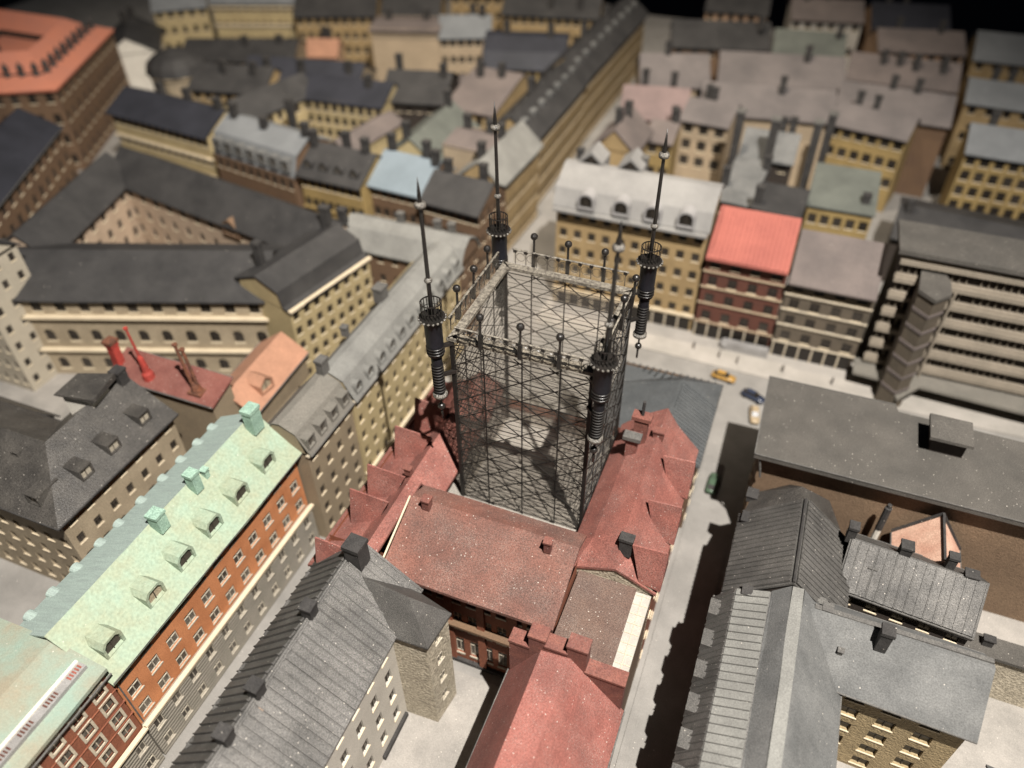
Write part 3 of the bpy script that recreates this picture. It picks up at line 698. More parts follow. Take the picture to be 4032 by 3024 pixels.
# ------------------------------------------------------------------ blue-grey roof behind the tower
A, B_ = (-0.95, 8.15), (-0.95, 10.02)
g = house('ribbed_roofed_house', 'house with hipped blue grey ribbed roof behind the tower on the cross street', 'building', A, B_, 1.0, 0.56, 1.55, 1.85, 'brown_wall', None,
          dict(R=dict(cols=6, rows=3), B=dict(cols=5, rows=3)), ends=False)
roof(g, A, B_, [(-1.06, 1.5), (0.0, 1.88), (0.62, 1.5)], 'roof_steel', over=0.0,
     sections=[(-0.04, [(-1.06, 1.5), (0.0, 1.88), (0.62, 1.5)]), (1.35, [(-1.06, 1.5), (0.0, 1.88), (0.62, 1.5)]), (1.93, [(-1.06, 1.5), (0.0, 1.50), (0.62, 1.5)])])
roof_panels(g, A, B_, (0.03, 1.875), (0.615, 1.507), 0.075, 'roof_steel', s0=-0.03, s1=1.30, t=0.008)
for k in range(14):
    x = -1.95 + k*0.115
    f = 1 - min(1, abs(x+0.95)/ (1.0 if x < -0.95 else 0.6))
    b = MB(); b.bar((x, 10.08, 1.52), (x, 10.08-0.55*max(0.12, f), 1.52+0.34*max(0.12, f)), 0.012, 4); b.build('roof_rib', 'roof_steel', g)
# ------------------------------------------------------------------ right block
g = thing('flat_roofed_block', 'long brown block under a wide flat dark roof across the right street', 'building', (2.5, 8.95))
mb = MB()
facade(mb, g, (0.46, 8.26), (6.2, 8.26), 0, 2.02, 'brown_board'); facade(mb, g, (6.2, 8.26), (6.2, 9.7), 0, 2.02, 'brown_board')
facade(mb, g, (6.2, 9.7), (0.46, 9.7), 0, 2.02, 'brown_board', cols=16, rows=4); facade(mb, g, (0.46, 9.7), (0.46, 8.26), 0, 2.02, 'brown_board', cols=5, rows=4)
mb.build('wall', 'brown_board', g)
b = MB(); b.prism([(0.36, 8.08), (6.3, 8.12), (6.3, 9.62), (2.2, 9.70), (2.16, 9.84), (0.33, 9.82)], 2.02, 2.10); b.build('flat_roof', 'flat_grey', g)
for p, q in (((0.36, 8.08), (0.33, 9.82)), ((0.33, 9.82), (2.16, 9.84)), ((0.36, 8.08), (6.3, 8.12))):
    b = MB(); b.bar((p[0], p[1], 2.105), (q[0], q[1], 2.105), 0.010, 4); b.build('roof_edge', 'grey_block', g)
b = MB(); b.bar((0.52, 8.16, 1.6), (0.44, 8.12, 2.02), 0.016, 6); b.build('bracket', 'grey_block', g)
hs = thing('roof_hut', 'small dark lift hut with overhanging lid on the wide flat roof', 'hut', (2.8, 9.2, 2.1))
b = MB(); b.box(2.60, 3.02, 9.02, 9.40, 2.10, 2.42); b.build('wall', 'dark_wall', hs)
b = MB(); b.box(2.51, 3.05, 8.88, 9.38, 2.42, 2.47); b.build('lid', 'flat_grey', hs)

# dark seamed gable house at the street
A, B_ = (1.08, 5.98), (1.08, 7.30)
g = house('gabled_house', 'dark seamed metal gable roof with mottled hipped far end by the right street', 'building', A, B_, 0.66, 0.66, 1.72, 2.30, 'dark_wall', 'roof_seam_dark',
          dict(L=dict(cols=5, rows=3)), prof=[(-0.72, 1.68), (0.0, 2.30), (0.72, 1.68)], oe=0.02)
roof_panels(g, A, B_, (-0.03, 2.29), (-0.715, 1.69), 0.08, 'roof_seam_dark'); roof_panels(g, A, B_, (0.03, 2.29), (0.715, 1.69), 0.08, 'roof_seam_dark')
b = MB(); b.bar((1.08, 5.97, 2.315), (1.08, 7.3, 2.315), 0.018, 6); b.build('ridge_cap', 'soot', g)
b = MB()
q = dict(a=(0.40, 7.32, 1.72), b=(0.48, 7.72, 1.72), c=(0.92, 8.02, 1.75), d=(1.46, 7.92, 1.75), e=(1.70, 7.32, 1.72), r=(1.02, 7.55, 2.26), s=(1.08, 7.30, 2.27))
for f in ('absr', ) : b.poly([q['a'], q['s'], q['r'], q['b']])
b.poly([q['b'], q['r'], q['c']]); b.poly([q['c'], q['r'], q['d']]); b.poly([q['d'], q['r'], q['s'], q['e']])
ps = [q[k] for k in 'abcde']
for k in range(4): b.poly([(ps[k][0], ps[k][1], 0.9), ps[k], ps[k+1], (ps[k+1][0], ps[k+1][1], 0.9)])
b.build('hipped_end', 'roof_black', g)
for x, y, z in ((0.46, 7.18, 1.70), (0.46, 7.62, 1.70)): chimney(g, x, y, z, 0.13, 0.16, 0.12, 'soot')
chimney(g, 0.62, 5.9, 1.9, 0.10, 0.12, 0.10, 'soot')

A, B_ = (1.72, 7.10), (3.26, 6.98)
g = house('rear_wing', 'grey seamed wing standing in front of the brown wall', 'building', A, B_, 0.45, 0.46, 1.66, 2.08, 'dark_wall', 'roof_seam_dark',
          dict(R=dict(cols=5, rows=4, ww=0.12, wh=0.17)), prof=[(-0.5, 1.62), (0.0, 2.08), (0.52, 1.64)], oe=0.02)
roof_panels(g, A, B_, (0.02, 2.07), (0.515, 1.655), 0.11, 'roof_seam_grey')
ledge(g, (1.68, 6.64), (3.22, 6.52), 1.56, 0.05, 0.03, 'metal_grey', 'gutter')
chimney(g, 1.70, 7.14, 1.98, 0.10, 0.12, 0.28, 'soot'); chimney(g, 2.33, 7.10, 1.98, 0.13, 0.13, 0.24, 'soot')
chimney(g, 2.02, 6.86, 1.86, 0.09, 0.07, 0.06, 'grey_block'); chimney(g, 2.86, 7.14, 1.95, 0.10, 0.10, 0.26, 'soot'); chimney(g, 3.08, 7.02, 1.98, 0.14, 0.12, 0.14, 'soot')
g = house('pink_gable_hut', 'small hut with steep pink timber gable and dark beams against the brown wall', 'hut', (2.86, 7.35), (2.86, 8.08), 0.40, 0.34, 1.30, 1.84, 'timber_pink', 'timber_pink', {}, over=0.06)
for p, q in (((2.86, 7.32, 1.875), (2.86, 8.12, 1.875)), ((2.39, 8.12, 1.29), (2.86, 8.12, 1.87)), ((3.26, 8.12, 1.29), (2.86, 8.12, 1.87))):
    b = MB(); b.bar(p, q, 0.022, 4); b.build('beam', 'soot', g)
f_ = thing('flue_pipe', 'slim black flue with white foot leaning against the brown wall', 'pipe', (2.2, 8.03, 0))
b = MB(); b.lathe([(0.05, 0.0), (0.045, 1.36)], 8, 2.20, 8.03); b.build('foot', 'white_paint', f_)
b = MB(); b.lathe([(0.05, 1.36), (0.048, 1.80), (0.03, 1.81), (0.03, 1.86)], 8, 2.20, 8.03); b.build('stack', 'soot', f_)

# main grey house with raised ridge strip
A, B_ = (1.08, 2.2), (1.08, 5.93)
pr = [(-0.80, 1.60), (-0.58, 1.92), (-0.20, 2.06), (-0.18, 2.075), (0.0, 2.27), (0.13, 2.28), (0.76, 1.60)]
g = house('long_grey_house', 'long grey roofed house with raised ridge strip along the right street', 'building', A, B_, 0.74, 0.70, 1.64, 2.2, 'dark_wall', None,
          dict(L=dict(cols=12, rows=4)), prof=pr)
roof(g, A, B_, pr[:3] , 'roof_seam_grey', over=0.0); roof(g, A, B_, pr[2:5], 'roof_blue_grey', over=0.015); roof(g, A, B_, pr[4:6], 'roof_mansard', over=0.012)
roof(g, A, B_, pr[5:], 'roof_blue_grey', over=0.0)
roof_panels(g, A, B_, (-0.575, 1.915), (-0.81, 1.585), 0.085, 'roof_seam_dark', s0=0.3); roof_panels(g, A, B_, (-0.21, 2.06), (-0.575, 1.925), 0.105, 'roof_mansard', t=0.006, s0=0.3, lift=0.002)
for y in (5.70, 5.26, 4.84, 4.42, 4.0, 3.6, 3.2, 2.8): dormer(g, 0.27, y, 1.60, R(-90), 0.22, 0.16, 0.30, 'box', 'roof_seam_dark', 'window_dark')
A, B_ = (1.30, 5.80), (3.18, 5.74)
pr2 = [(-0.36, 1.9), (-0.06, 2.17), (0.0, 2.18), (0.60, 1.66)]
h2 = house('side_wing', 'ochre walled wing with grey sheet roof and tall flue, lower right', 'building', A, B_, 0.34, 0.50, 1.70, 2.15, 'ochre_rough', 'roof_blue_grey',
           dict(R=dict(cols=4, rows=5, ww=0.17, wh=0.16, zb=0.10, zt=1.60, dep=0.07, m=0.35), B=dict(cols=2, rows=4)), prof=pr2, oe=0.05)
b = MB(); b.box(1.36, 3.22, 5.80, 5.86, 2.13, 2.19); b.build('ridge_parapet', 'grey_block', h2)
chimney(h2, 2.10, 5.66, 2.04, 0.12, 0.13, 0.36, 'soot'); chimney(h2, 1.72, 5.50, 1.92, 0.05, 0.05, 0.07, 'grey_block'); chimney(h2, 1.5, 5.86, 2.1, 0.10, 0.10, 0.10, 'grey_block')
b = MB(); b.lathe([(0.05, 1.66), (0.05, 2.02), (0.06, 2.03), (0.06, 2.06)], 10, 1.46, 6.02); b.build('pipe', 'grey_block', h2)
b = MB(); b.bar((1.36, 5.85, 2.15), (1.60, 5.42, 1.84), 0.016, 5); b.bar((1.60, 5.42, 1.84), (1.80, 5.22, 1.64), 0.016, 5); b.build('gutter', 'soot', h2)
w_ = thing('yard_wall', 'low rough brown wall with flat grey top at the right edge', 'wall', (4.2, 6.9))
b = MB(); b.box(3.42, 6.0, 6.86, 7.1, 0, 0.86); b.build('wall', 'plaster_rough', w_)
b = MB(); b.box(3.38, 6.0, 6.82, 7.14, 0.86, 0.91); b.build('coping', 'flat_grey', w_)
chimney(w_, 3.66, 7.0, 0.91, 0.12, 0.08, 0.14, 'soot')
g = house('yard_shed', 'small grey pitched shed in the yard at the lower right corner', 'shed', (3.72, 5.1), (5.0, 5.0), 0.4, 0.45, 0.6, 0.95, 'dark_wall', 'roof_blue_grey')

# ------------------------------------------------------------------ far side of the cross street
A, B_ = (-4.36, 13.95), (-1.34, 13.95)
pr = [(-0.55, 2.75), (-0.10, 3.02), (0.10, 3.04), (0.60, 2.80), (0.64, 2.77), (0.80, 2.44)]
g = house('white_roofed_house', 'tall ochre house with white mansard roof and arched dormers across the street', 'building', A, B_, 0.5, 0.68, 2.42, 3.0, 'ochre', 'roof_white',
          dict(R=dict(cols=10, rows=5, ww=0.13, wh=0.17, zb=0.46, zt=2.30), A=dict(cols=4, rows=5, ww=0.12, wh=0.17, zb=0.46, zt=2.30)), prof=pr, oe=0.05,
          ledges=(('R', 2.36, 0.22, 0.05, 'roof_white'), ('R', 0.40, 0.06, 0.04, 'cornice_cream')))
for x in (-3.72, -3.02, -2.40, -1.76): dormer(g, x, 13.12, 2.48, 0, 0.34, 0.34, 0.5, 'arch', 'roof_white_grey', 'window_dark')
for y in (13.5, 13.9, 14.3): dormer(g, -4.44, y, 2.5, R(-90), 0.22, 0.22, 0.3, 'arch', 'roof_white', 'window_dark')
for x in (-3.9, -3.1): 
    dormer(g, x, 13.95, 2.75, 0, 0.5, 0.55, 0.5, 'gable', 'roof_white', 'window_dark')
chimney(g, -4.2, 14.2, 2.8, 0.12, 0.12, 0.4, 'soot'); chimney(g, -2.9, 14.3, 2.8, 0.14, 0.14, 0.4, 'grey_block')
def shopfront(g, x0, x1, y, n, z1=0.38, m='dark_wall'):
    for k in range(n):
        a = x0 + (x1-x0)*k/n
        b = MB(); b.box(a+0.02, a+(x1-x0)/n-0.02, y-0.015, y+0.02, 0.05, z1-0.05); b.build('shop_window', 'window_dark', g)
        b = MB(); b.box(a-0.015, a+0.015, y-0.03, y+0.02, 0.03, z1); b.build('shop_pier', 'stone_trim', g)
shopfront(g, -4.3, -1.36, 13.27, 11)
A, B_ = (-1.27, 13.95), (0.26, 13.95)
g = house('coral_roofed_house', 'dark red brick house with bright coral ribbed roof across the street', 'building', A, B_, 0.4, 0.75, 2.0, 2.5, 'brown_red_wall', 'roof_coral',
          dict(R=dict(cols=4, rows=4, ww=0.15, wh=0.20, zb=0.46, zt=1.92)), prof=[(-0.42, 2.3), (-0.3, 2.48), (0.92, 1.98)], oe=0.0,
          ledges=[('R', z, 0.04, 0.02, 'tan') for z in (0.40, 0.86, 1.24, 1.60)])
roof_panels(g, A, B_, (-0.28, 2.48), (0.915, 1.99), 0.085, 'roof_coral', t=0.010)
shopfront(g, -1.25, 0.25, 13.20, 6)
b = MB(); b.lathe([(0.10, 0.0), (0.11, 0.15), (0.06, 0.22)], 10, -0.58, 13.0); b.box(-0.6, 0.28, 12.92, 13.08, 0.0, 0.2); b.build('glass_awning', 'metal_grey', g)
A, B_ = (0.31, 13.9), (1.84, 13.9)
g = house('taupe_roofed_house', 'olive brown house with flat taupe roof beside the coral roof', 'building', A, B_, 0.3, 0.78, 1.86, 2.3, 'olive_brown_wall', 'roof_taupe',
          dict(R=dict(cols=4, rows=4, ww=0.15, wh=0.19, zb=0.44, zt=1.78)), prof=[(-0.34, 2.22), (-0.2, 2.36), (0.95, 1.84)], oe=0.0,
          ledges=[('R', z, 0.04, 0.022, 'stone_trim') for z in (0.38, 0.80, 1.16, 1.50)])
shopfront(g, 0.33, 1.82, 13.12, 6)

# modern concrete block with bands
g = thing('concrete_block', 'modern block with long pale concrete bands and dark window strips', 'building', (3.6, 13.5))
b = MB(); b.box(2.02, 6.0, 13.08, 14.2, 0.0, 2.80); b.build('wall', 'dark_wall', g)
for k in range(7):
    z = 0.46 + k*0.36
    b = MB(); b.box(1.98, 6.0, 12.94, 13.09, z+0.03, z+0.12); b.box(2.0, 6.0, 12.985, 13.09, z+0.12, z+0.155); b.build('floor_band', 'concrete_slab', g)
    if k < 6:
        for j in range(22):
            x = 2.06 + j*0.115
            if j % 11 == 10: continue
            bb = CACHE.get('mull')
            if not bb: q_ = MB(); q_.box(-0.008, 0.008, -0.02, 0.02, 0, 0.20); bb = CACHE['mull'] = q_.mesh('mullion', 'concrete_slab')
            put('mullion', bb, g, TR(x, 13.06, z+0.156))
b = MB(); b.prism([(1.90, 12.90), (6.0, 12.86), (6.0, 13.98), (1.86, 13.98)], 2.86, 2.94); b.build('flat_roof', 'flat_grey', g)
hexp = [(2.34, 12.40), (2.58, 12.18), (2.80, 12.42), (2.80, 12.80), (2.72, 13.0), (2.38, 13.0)]
b = MB(); b.prism(hexp, 0.0, 2.50); b.build('stair_tower', 'olive_brown_wall', g)
b = MB(); b.prism([(2.57+(x-2.57)*1.1, 12.6+(y-12.6)*1.1) for x, y in hexp], 2.50, 2.57); b.build('stair_roof', 'flat_grey', g)
for k in range(6):
    z = 0.46 + k*0.34
    b = MB(); b.prism([(2.57+(x-2.57)*1.05, 12.6+(y-12.6)*1.05) for x, y in hexp], z, z+0.06); b.build('stair_band', 'roof_taupe', g)
b = MB(); b.bar((2.98, 12.90, 0.4), (2.98, 12.90, 2.3), 0.022, 6); b.build('corner_post', 'concrete_slab', g)
b = MB(); b.prism([(1.84, 12.62), (2.40, 12.58), (2.64, 12.10), (3.02, 12.62), (6.0, 12.48), (6.0, 13.08), (1.84, 13.08)], 0.36, 0.42); b.build('canopy', 'roof_mansard_brown', g)

# ------------------------------------------------------------------ left: big courtyard block
g = thing('courtyard_block', 'large beige block with grey roofs around an inner yard, upper left', 'building', (-11.0, 9.6))
house('', '', '', (-13.9, 7.97), (-8.80, 9.84), 0.9, 0.9, 1.88, 2.32, 'beige', 'roof_slate',
      dict(R=dict(cols=12, rows=3, ww=0.17, wh=0.24, zb=0.16, zt=1.80, style='arch', dep=0.06)), root=g, over=0.10,
      ledges=(('R', 1.42, 0.10, 0.05, 'cornice_cream'), ('R', 0.64, 0.09, 0.05, 'cornice_cream')))
house('', '', '', (-8.40, 8.93), (-7.97, 11.0), 0.6, 0.6, 1.90, 2.4, 'yellow', 'roof_slate',
      dict(R=dict(cols=8, rows=5, ww=0.12, wh=0.16, zb=0.3, zt=1.80)), root=g, oe=0.02, prof=[(-0.72, 2.15), (-0.1, 2.40), (0.40, 2.22), (0.47, 1.93), (0.66, 1.88)],
      ledges=(('R', 1.86, 0.06, 0.04, 'cornice_cream'),))
house('', '', '', (-14.5, 12.25), (-8.0, 11.05), 0.7, 0.58, 1.88, 2.42, 'rose_cream', 'roof_slate',
      dict(R=dict(cols=15, rows=4, ww=0.14, wh=0.19, zb=0.25)), root=g, over=0.08)
house('', '', '', (-13.7, 8.5), (-14.65, 11.9), 0.75, 0.50, 1.88, 2.40, 'rose_cream', 'roof_slate',
      dict(R=dict(cols=8, rows=4, ww=0.14, wh=0.19, zb=0.25), L=dict(cols=8, rows=4)), root=g, over=0.08)
chimney(g, -8.75, 9.45, 2.2, 0.13, 0.13, 0.55, 'soot'); chimney(g, -8.30, 11.0, 2.3, 0.18, 0.14, 0.45, 'soot'); chimney(g, -8.05, 11.2, 2.3, 0.14, 0.14, 0.35, 'soot')
dormer(g, -10.70, 10.93, 1.60, R(-10.5), 0.5, 0.42, 0.6, 'gable', 'brown_wall', 'rose_cream')
house('yard_shed', 'small grey roofed shed inside the inner yard of the large beige block', 'shed', (-11.9, 10.3), (-11.1, 10.2), 0.25, 0.3, 0.75, 1.0, 'white_paint', 'roof_light_grey')
house('brown_terrace', 'dark roofed brown terrace with pale windows at the upper left edge', 'building', (-15.85, 8.4), (-18.1, 12.75), 0.8, 0.8, 2.1, 2.6, 'brown_wall', 'roof_navy',
      dict(R=dict(cols=11, rows=4, ww=0.17, wh=0.22, zb=0.3), B=dict(cols=3, rows=4, ww=0.17, wh=0.22)))
g = thing('salmon_roofed_palace', 'big brown brick palace with salmon orange roof in the top left corner', 'building', (-21.5, 16))
pl = [(-24.5, 12.6), (-20.1, 13.95), (-18.95, 14.6), (-21.1, 19.0), (-26.5, 19.0)]
mb = MB()
for k in range(5):
    p, q = pl[k], pl[(k+1) % 5]; L_ = math.dist(p, q)
    facade(mb, g, p, q, 0, 2.3, 'brown_wall', **(dict(cols=max(1, int(L_/0.42)), rows=4, ww=0.17, wh=0.24, zb=0.2) if k < 3 else {}))
mb.build('wall', 'brown_wall', g)
cx_, cy_ = -22.6, 16.6
ring = lambda s, z: [(cx_+(x-cx_)*s, cy_+(y-cy_)*s, z) for x, y in pl]
b = MB(); r0, r1 = ring(1.03, 2.30), ring(0.84, 2.50)
for k in range(5): b.poly([r0[k], r0[(k+1) % 5], r1[(k+1) % 5], r1[k]])
b.poly(list(reversed(ring(1.03, 2.26)))); b.build('lower_roof', 'roof_salmon', g)
b = MB(); r1, r2 = ring(0.84, 2.50), ring(0.79, 2.50)
for k in range(5): b.poly([r1[k], r1[(k+1) % 5], r2[(k+1) % 5], r2[k]])
b.build('gutter_walk', 'soot', g)
b = MB(); r2, r3, r4 = ring(0.80, 2.50), ring(0.58, 2.85), ring(0.36, 2.45)
for k in range(5):
    j = (k+1) % 5; b.poly([r2[k], r2[j], r3[j], r3[k]]); b.poly([r3[k], r3[j], r4[j], r4[k]])
b.build('upper_roof', 'roof_salmon', g)
b = MB(); r5 = ring(0.36, 0.0)
for k in range(5): j = (k+1) % 5; b.poly([r5[j], r5[k], r4[k], r4[j]])
b.build('yard_wall', 'dark_wall', g)
for e in range(3):
    p, q = ring(0.84, 2.5)[e], ring(0.84, 2.5)[e+1]
    n_ = 9 if e != 1 else 3
    for k in range(n_):
        t = (k+0.5)/n_; b = MB(); b.lathe([(0.10, 0), (0.05, 0.14), (0.10, 0.2), (0.02, 0.36)], 7, p[0]+(q[0]-p[0])*t, p[1]+(q[1]-p[1])*t)
        o = b.build('roof_ornament', 'soot', g, Matrix.Translation((0, 0, 2.48)))
tb = thing('roof_lantern', 'dark lantern turret on the salmon orange palace roof', 'turret', (-22.3, 15.8, 2.6))
b = MB(); b.lathe([(0.5, 2.4), (0.5, 2.9), (0.58, 2.95), (0.3, 3.3), (0.05, 3.5)], 8, -22.6, 15.6); b.build('drum', 'soot', tb)

# ------------------------------------------------------------------ second row back (left of the long street)
def far(name, label, A, B, wl, wr, ze, zr, wall, rm, cols=0, rows=0, ww=0.15, wh=0.2, prof=None, over=0.13, ch=(), dorm=None, group=None, B_f=None, zb=None, style='plain', led=()):
    fc = dict(R=dict(cols=cols, rows=rows, ww=ww, wh=wh, zb=zb, style=style)) if cols else {}
    if B_f: fc['B'] = B_f
    g = house(name, label, 'building', A, B, wl, wr, ze, zr, wall, rm, fc, prof=prof, over=over, group=group, ledges=led)
    A_, u, n, L = axis(A, B)
    if not ch: ch = [(random.uniform(0.1, 0.9), random.uniform(-0.2, 0.1), zr-0.12) for _ in range(2)]
    for s, o, z in ch: chimney(g, A_.x+u.x*s*L+n.x*o, A_.y+u.y*s*L+n.y*o, z, 0.16, 0.14, 0.42, 'soot')
    if dorm:
        k, o, z, st, m = dorm
        for i in range(k):
            s = L*(i+0.5)/k; dormer(g, A_.x+u.x*s+n.x*o, A_.y+u.y*s+n.y*o, z, math.atan2(u.y, u.x), 0.24, 0.30, 0.5, st, m, 'window_grey')
    return g
far('row_house', 'pale yellow house with flat navy roof, left end of the second row', (-17.2, 15.35), (-13.75, 14.95), 0.7, 0.72, 1.95, 2.35, 'yellow', 'roof_navy', 14, 4, ch=((0.35, -0.1, 2.2), (0.62, -0.1, 2.2), (0.95, 0.0, 2.2)),
    led=(('R', 1.3, 0.08, 0.04, 'cornice_cream'), ('R', 0.8, 0.06, 0.04, 'cornice_cream')))
far('row_house', 'brown house with bright pale grey mansard and a row of dormers', (-13.2, 14.5), (-10.65, 14.05), 0.6, 0.72, 1.78, 2.5, 'brown_wall', 'roof_light_grey', 10, 3,
    prof=[(-0.66, 2.2), (0.0, 2.52), (0.52, 2.26), (0.70, 1.76)], ch=((0.1, 0.05, 2.4), (0.5, 0.1, 2.3), (0.97, 0.0, 2.4)), dorm=(7, 0.72, 1.88, 'box', 'roof_blue_grey'))
far('row_house', 'mustard yellow house with dark roof and four shed dormers', (-10.55, 14.1), (-8.9, 14.0), 0.5, 0.72, 1.95, 2.4, 'mustard', 'roof_slate', 8, 4, ch=((0.05, 0.1, 2.3), (0.5, -0.1, 2.3), (0.85, 0, 2.3)), dorm=(4, 0.62, 1.98, 'gable', 'roof_slate'),
    led=(('R', 1.1, 0.06, 0.04, 'mustard'),))
far('row_house', 'brown house with light blue sheet roof in the second row', (-8.85, 14.4), (-7.45, 14.3), 0.5, 0.78, 1.9, 2.35, 'brown_wall', 'roof_light_blue', 6, 4, ch=((0.1, -0.05, 2.3), (0.75, -0.05, 2.3), (0.97, 0.1, 2.2)))
far('row_house', 'grey roofed corner house at the mouth of the long street', (-7.35, 13.9), (-5.95, 13.75), 0.55, 0.62, 1.95, 2.35, 'brown_wall', 'roof_slate', 7, 4, ch=((0.2, -0.05, 2.2), (0.8, -0.1, 2.25)), B_f=dict(cols=4, rows=4, ww=0.12, wh=0.17))
far('rear_house', 'sage green steep roof behind the light blue roof', (-8.5, 14.9), (-8.5, 17.2), 0.7, 0.6, 1.9, 2.45, 'yellow', 'roof_sage', 8, 3, ch=((0.1, -0.2, 2.3), (0.9, 0, 2.4)))
far('rear_house', 'plain beige fire wall behind the grey corner house', (-7.75, 15.9), (-6.65, 15.8), 0.4, 0.7, 2.3, 2.4, 'tan', 'roof_taupe', over=0.0)
far('street_house', 'grey green roofed house on the long street, nearest its corner', (-6.55, 14.4), (-6.45, 16.7), 0.55, 0.45, 1.95, 2.45, 'ochre', 'roof_mansard', 11, 4, 0.12, 0.17, ch=((0.15, -0.1, 2.3), (0.6, -0.1, 2.3)))
far('street_house', 'dark roofed house with many skylights on the long street', (-6.75, 16.75), (-6.75, 21.0), 0.6, 0.55, 1.95, 2.5, 'ochre', 'roof_slate', 15, 4, 0.19, 0.24, dorm=(7, 0.30, 2.05, 'box', 'roof_blue_grey'), ch=((0.4, -0.1, 2.4),))
far('street_house', 'dark roofed house with green skylights at the far end of the long street', (-6.85, 21.1), (-6.75, 27.6), 0.6, 0.60, 1.95, 2.5, 'ochre', 'roof_slate', 20, 4, 0.20, 0.25, dorm=(9, 0.32, 2.05, 'box', 'roof_blue_grey'), ch=((0.3, -0.1, 2.4), (0.6, 0, 2.4)))
g = thing('yard_block', 'dark roofed block around a yellow walled yard in the second row', 'building', (-12.0, 17))
house('', '', '', (-13.3, 18.0), (-10.7, 18.15), 0.5, 0.8, 1.95, 2.3, 'yellow', 'roof_navy', dict(R=dict(cols=10, rows=5, ww=0.14, wh=0.2, zb=0.2)), root=g)
house('', '', '', (-14.0, 15.5), (-13.35, 17.8), 0.8, 0.55, 1.95, 2.35, 'yellow', 'roof_slate', dict(R=dict(cols=8, rows=4, ww=0.14, wh=0.2)), root=g)
house('', '', '', (-10.75, 15.2), (-10.4, 17.3), 0.4, 0.4, 1.7, 1.9, 'yellow', 'roof_taupe', dict(L=dict(cols=7, rows=4, ww=0.14, wh=0.2)), root=g)
chimney(g, -12.35, 15.75, 0.0, 0.16, 0.16, 2.5, 'soot'); chimney(g, -11.3, 17.9, 2.1, 0.16, 0.16, 0.4, 'soot')
far('rear_house', 'dark slate roof between the yellow yard and the sage roof', (-11.2, 18.9), (-9.5, 19.3), 0.9, 1.0, 1.9, 2.35, 'dark_wall', 'roof_slate', 6, 2, ch=((0.9, 0.2, 2.2), (0.1, -0.4, 2.2)))
far('rear_house', 'broad olive grey roof left of the skylight roofs', (-9.0, 19.4), (-7.6, 19.3), 0.9, 1.4, 1.9, 2.4, 'ochre', 'roof_taupe', 5, 3, prof=[(-1.0, 2.1), (-0.4, 2.4), (1.5, 1.95)])
# ------------------------------------------------------------------ third row and beyond, left
g = thing('domed_pavilion', 'grey domed pavilion with pale drum behind the navy roof', 'pavilion', (-18.0, 18.0))
b = MB(); b.lathe([(0.80, 0), (0.80, 1.66), (0.88, 1.70), (0.88, 1.78)], 10, -18.0, 18.1); b.build('wall', 'beige', g)
b = MB(); b.lathe([(0.9, 1.78), (0.84, 2.0), (0.6, 2.2), (0.3, 2.32), (0.05, 2.38)], 14, -18.0, 18.1); b.build('dome', 'roof_slate', g)
for k in range(10):
    a = 2*math.pi*(k+0.5)/10; put('window', window_mesh(0.22, 0.5, 0.05, 'bare', 'beige'), g, TR(-18.0+0.79*math.cos(a), 18.1+0.79*math.sin(a), 1.0, a+R(90)))
far('white_house', 'white house with dark roof by the salmon palace', (-22.6, 21.3), (-21.0, 19.3), 0.8, 0.7, 1.5, 2.0, 'white_paint', 'roof_slate', 7, 2, 0.16, 0.24)
far('rear_house', 'low grey roofed range below the pale yellow palace', (-19.4, 20.3), (-16.0, 21.5), 0.7, 0.9, 1.5, 1.85, 'beige_dark', 'roof_slate', 9, 3, ch=((0.55, 0.3, 1.6), (0.85, 0.2, 1.6)))
far('yellow_palace', 'pale yellow palace front with rounded corner at the top left', (-20.9, 23.9), (-18.1, 24.9), 0.9, 0.8, 2.1, 2.6, 'yellow', 'roof_light_grey', 11, 4, 0.14, 0.2, led=(('R', 1.3, 0.08, 0.05, 'cornice_cream'), ('R', 1.9, 0.1, 0.05, 'cornice_cream')))
far('corner_tower', 'pale yellow angled wing left of the yellow palace front', (-22.6, 22.5), (-21.2, 23.6), 0.8, 0.7, 2.0, 2.5, 'yellow', 'roof_light_grey', 5, 4, 0.14, 0.2)
far('far_house', 'brown fronted house with dull grey roof right of the yellow palace', (-17.7, 24.2), (-15.1, 25.2), 0.8, 0.8, 1.9, 2.4, 'ochre', 'roof_slate', 9, 4)
far('far_house', 'brown fronted grey roofed house in the far row, second from the palace', (-14.9, 25.4), (-13.0, 26.0), 0.8, 0.8, 1.9, 2.4, 'ochre', 'roof_slate', 7, 4)
g = far('orange_hut', 'small orange roofed hut in the far yard', (-16.4, 22.6), (-15.4, 22.9), 0.4, 0.4, 1.1, 1.5, 'rose_tan', 'roof_salmon_tile')
far('rear_house', 'navy roofed wing behind the yellow yard block', (-15.6, 18.6), (-12.2, 19.2), 0.8, 0.7, 1.8, 2.3, 'beige_dark', 'roof_navy', 8, 2, ch=((0.2, 0.4, 2.0), (0.5, 0.4, 2.0), (0.9, 0.3, 2.0)))
far('rear_house', 'dull brown roofed wing behind the navy roofs', (-16.6, 17.6), (-14.4, 18.0), 0.6, 0.8, 1.9, 2.3, 'ochre', 'roof_slate', 7, 3, ch=((0.4, 0.3, 2.1), (0.8, 0.3, 2.1)))
far('fire_wall_house', 'two blank brown fire walls in the far row', (-13.9, 22.9), (-11.8, 23.5), 0.6, 0.7, 2.2, 2.25, 'tan', 'roof_taupe')
far('far_house', 'tan house with pale grey roof left of the far mansard', (-11.9, 23.6), (-10.4, 24.2), 0.7, 0.8, 2.0, 2.4, 'tan', 'roof_light_grey', 6, 4)
far('far_house', 'low ochre house front below the pale grey roof', (-11.2, 21.6), (-9.4, 22.2), 0.5, 0.6, 1.0, 1.3, 'ochre', 'roof_taupe', 6, 2)
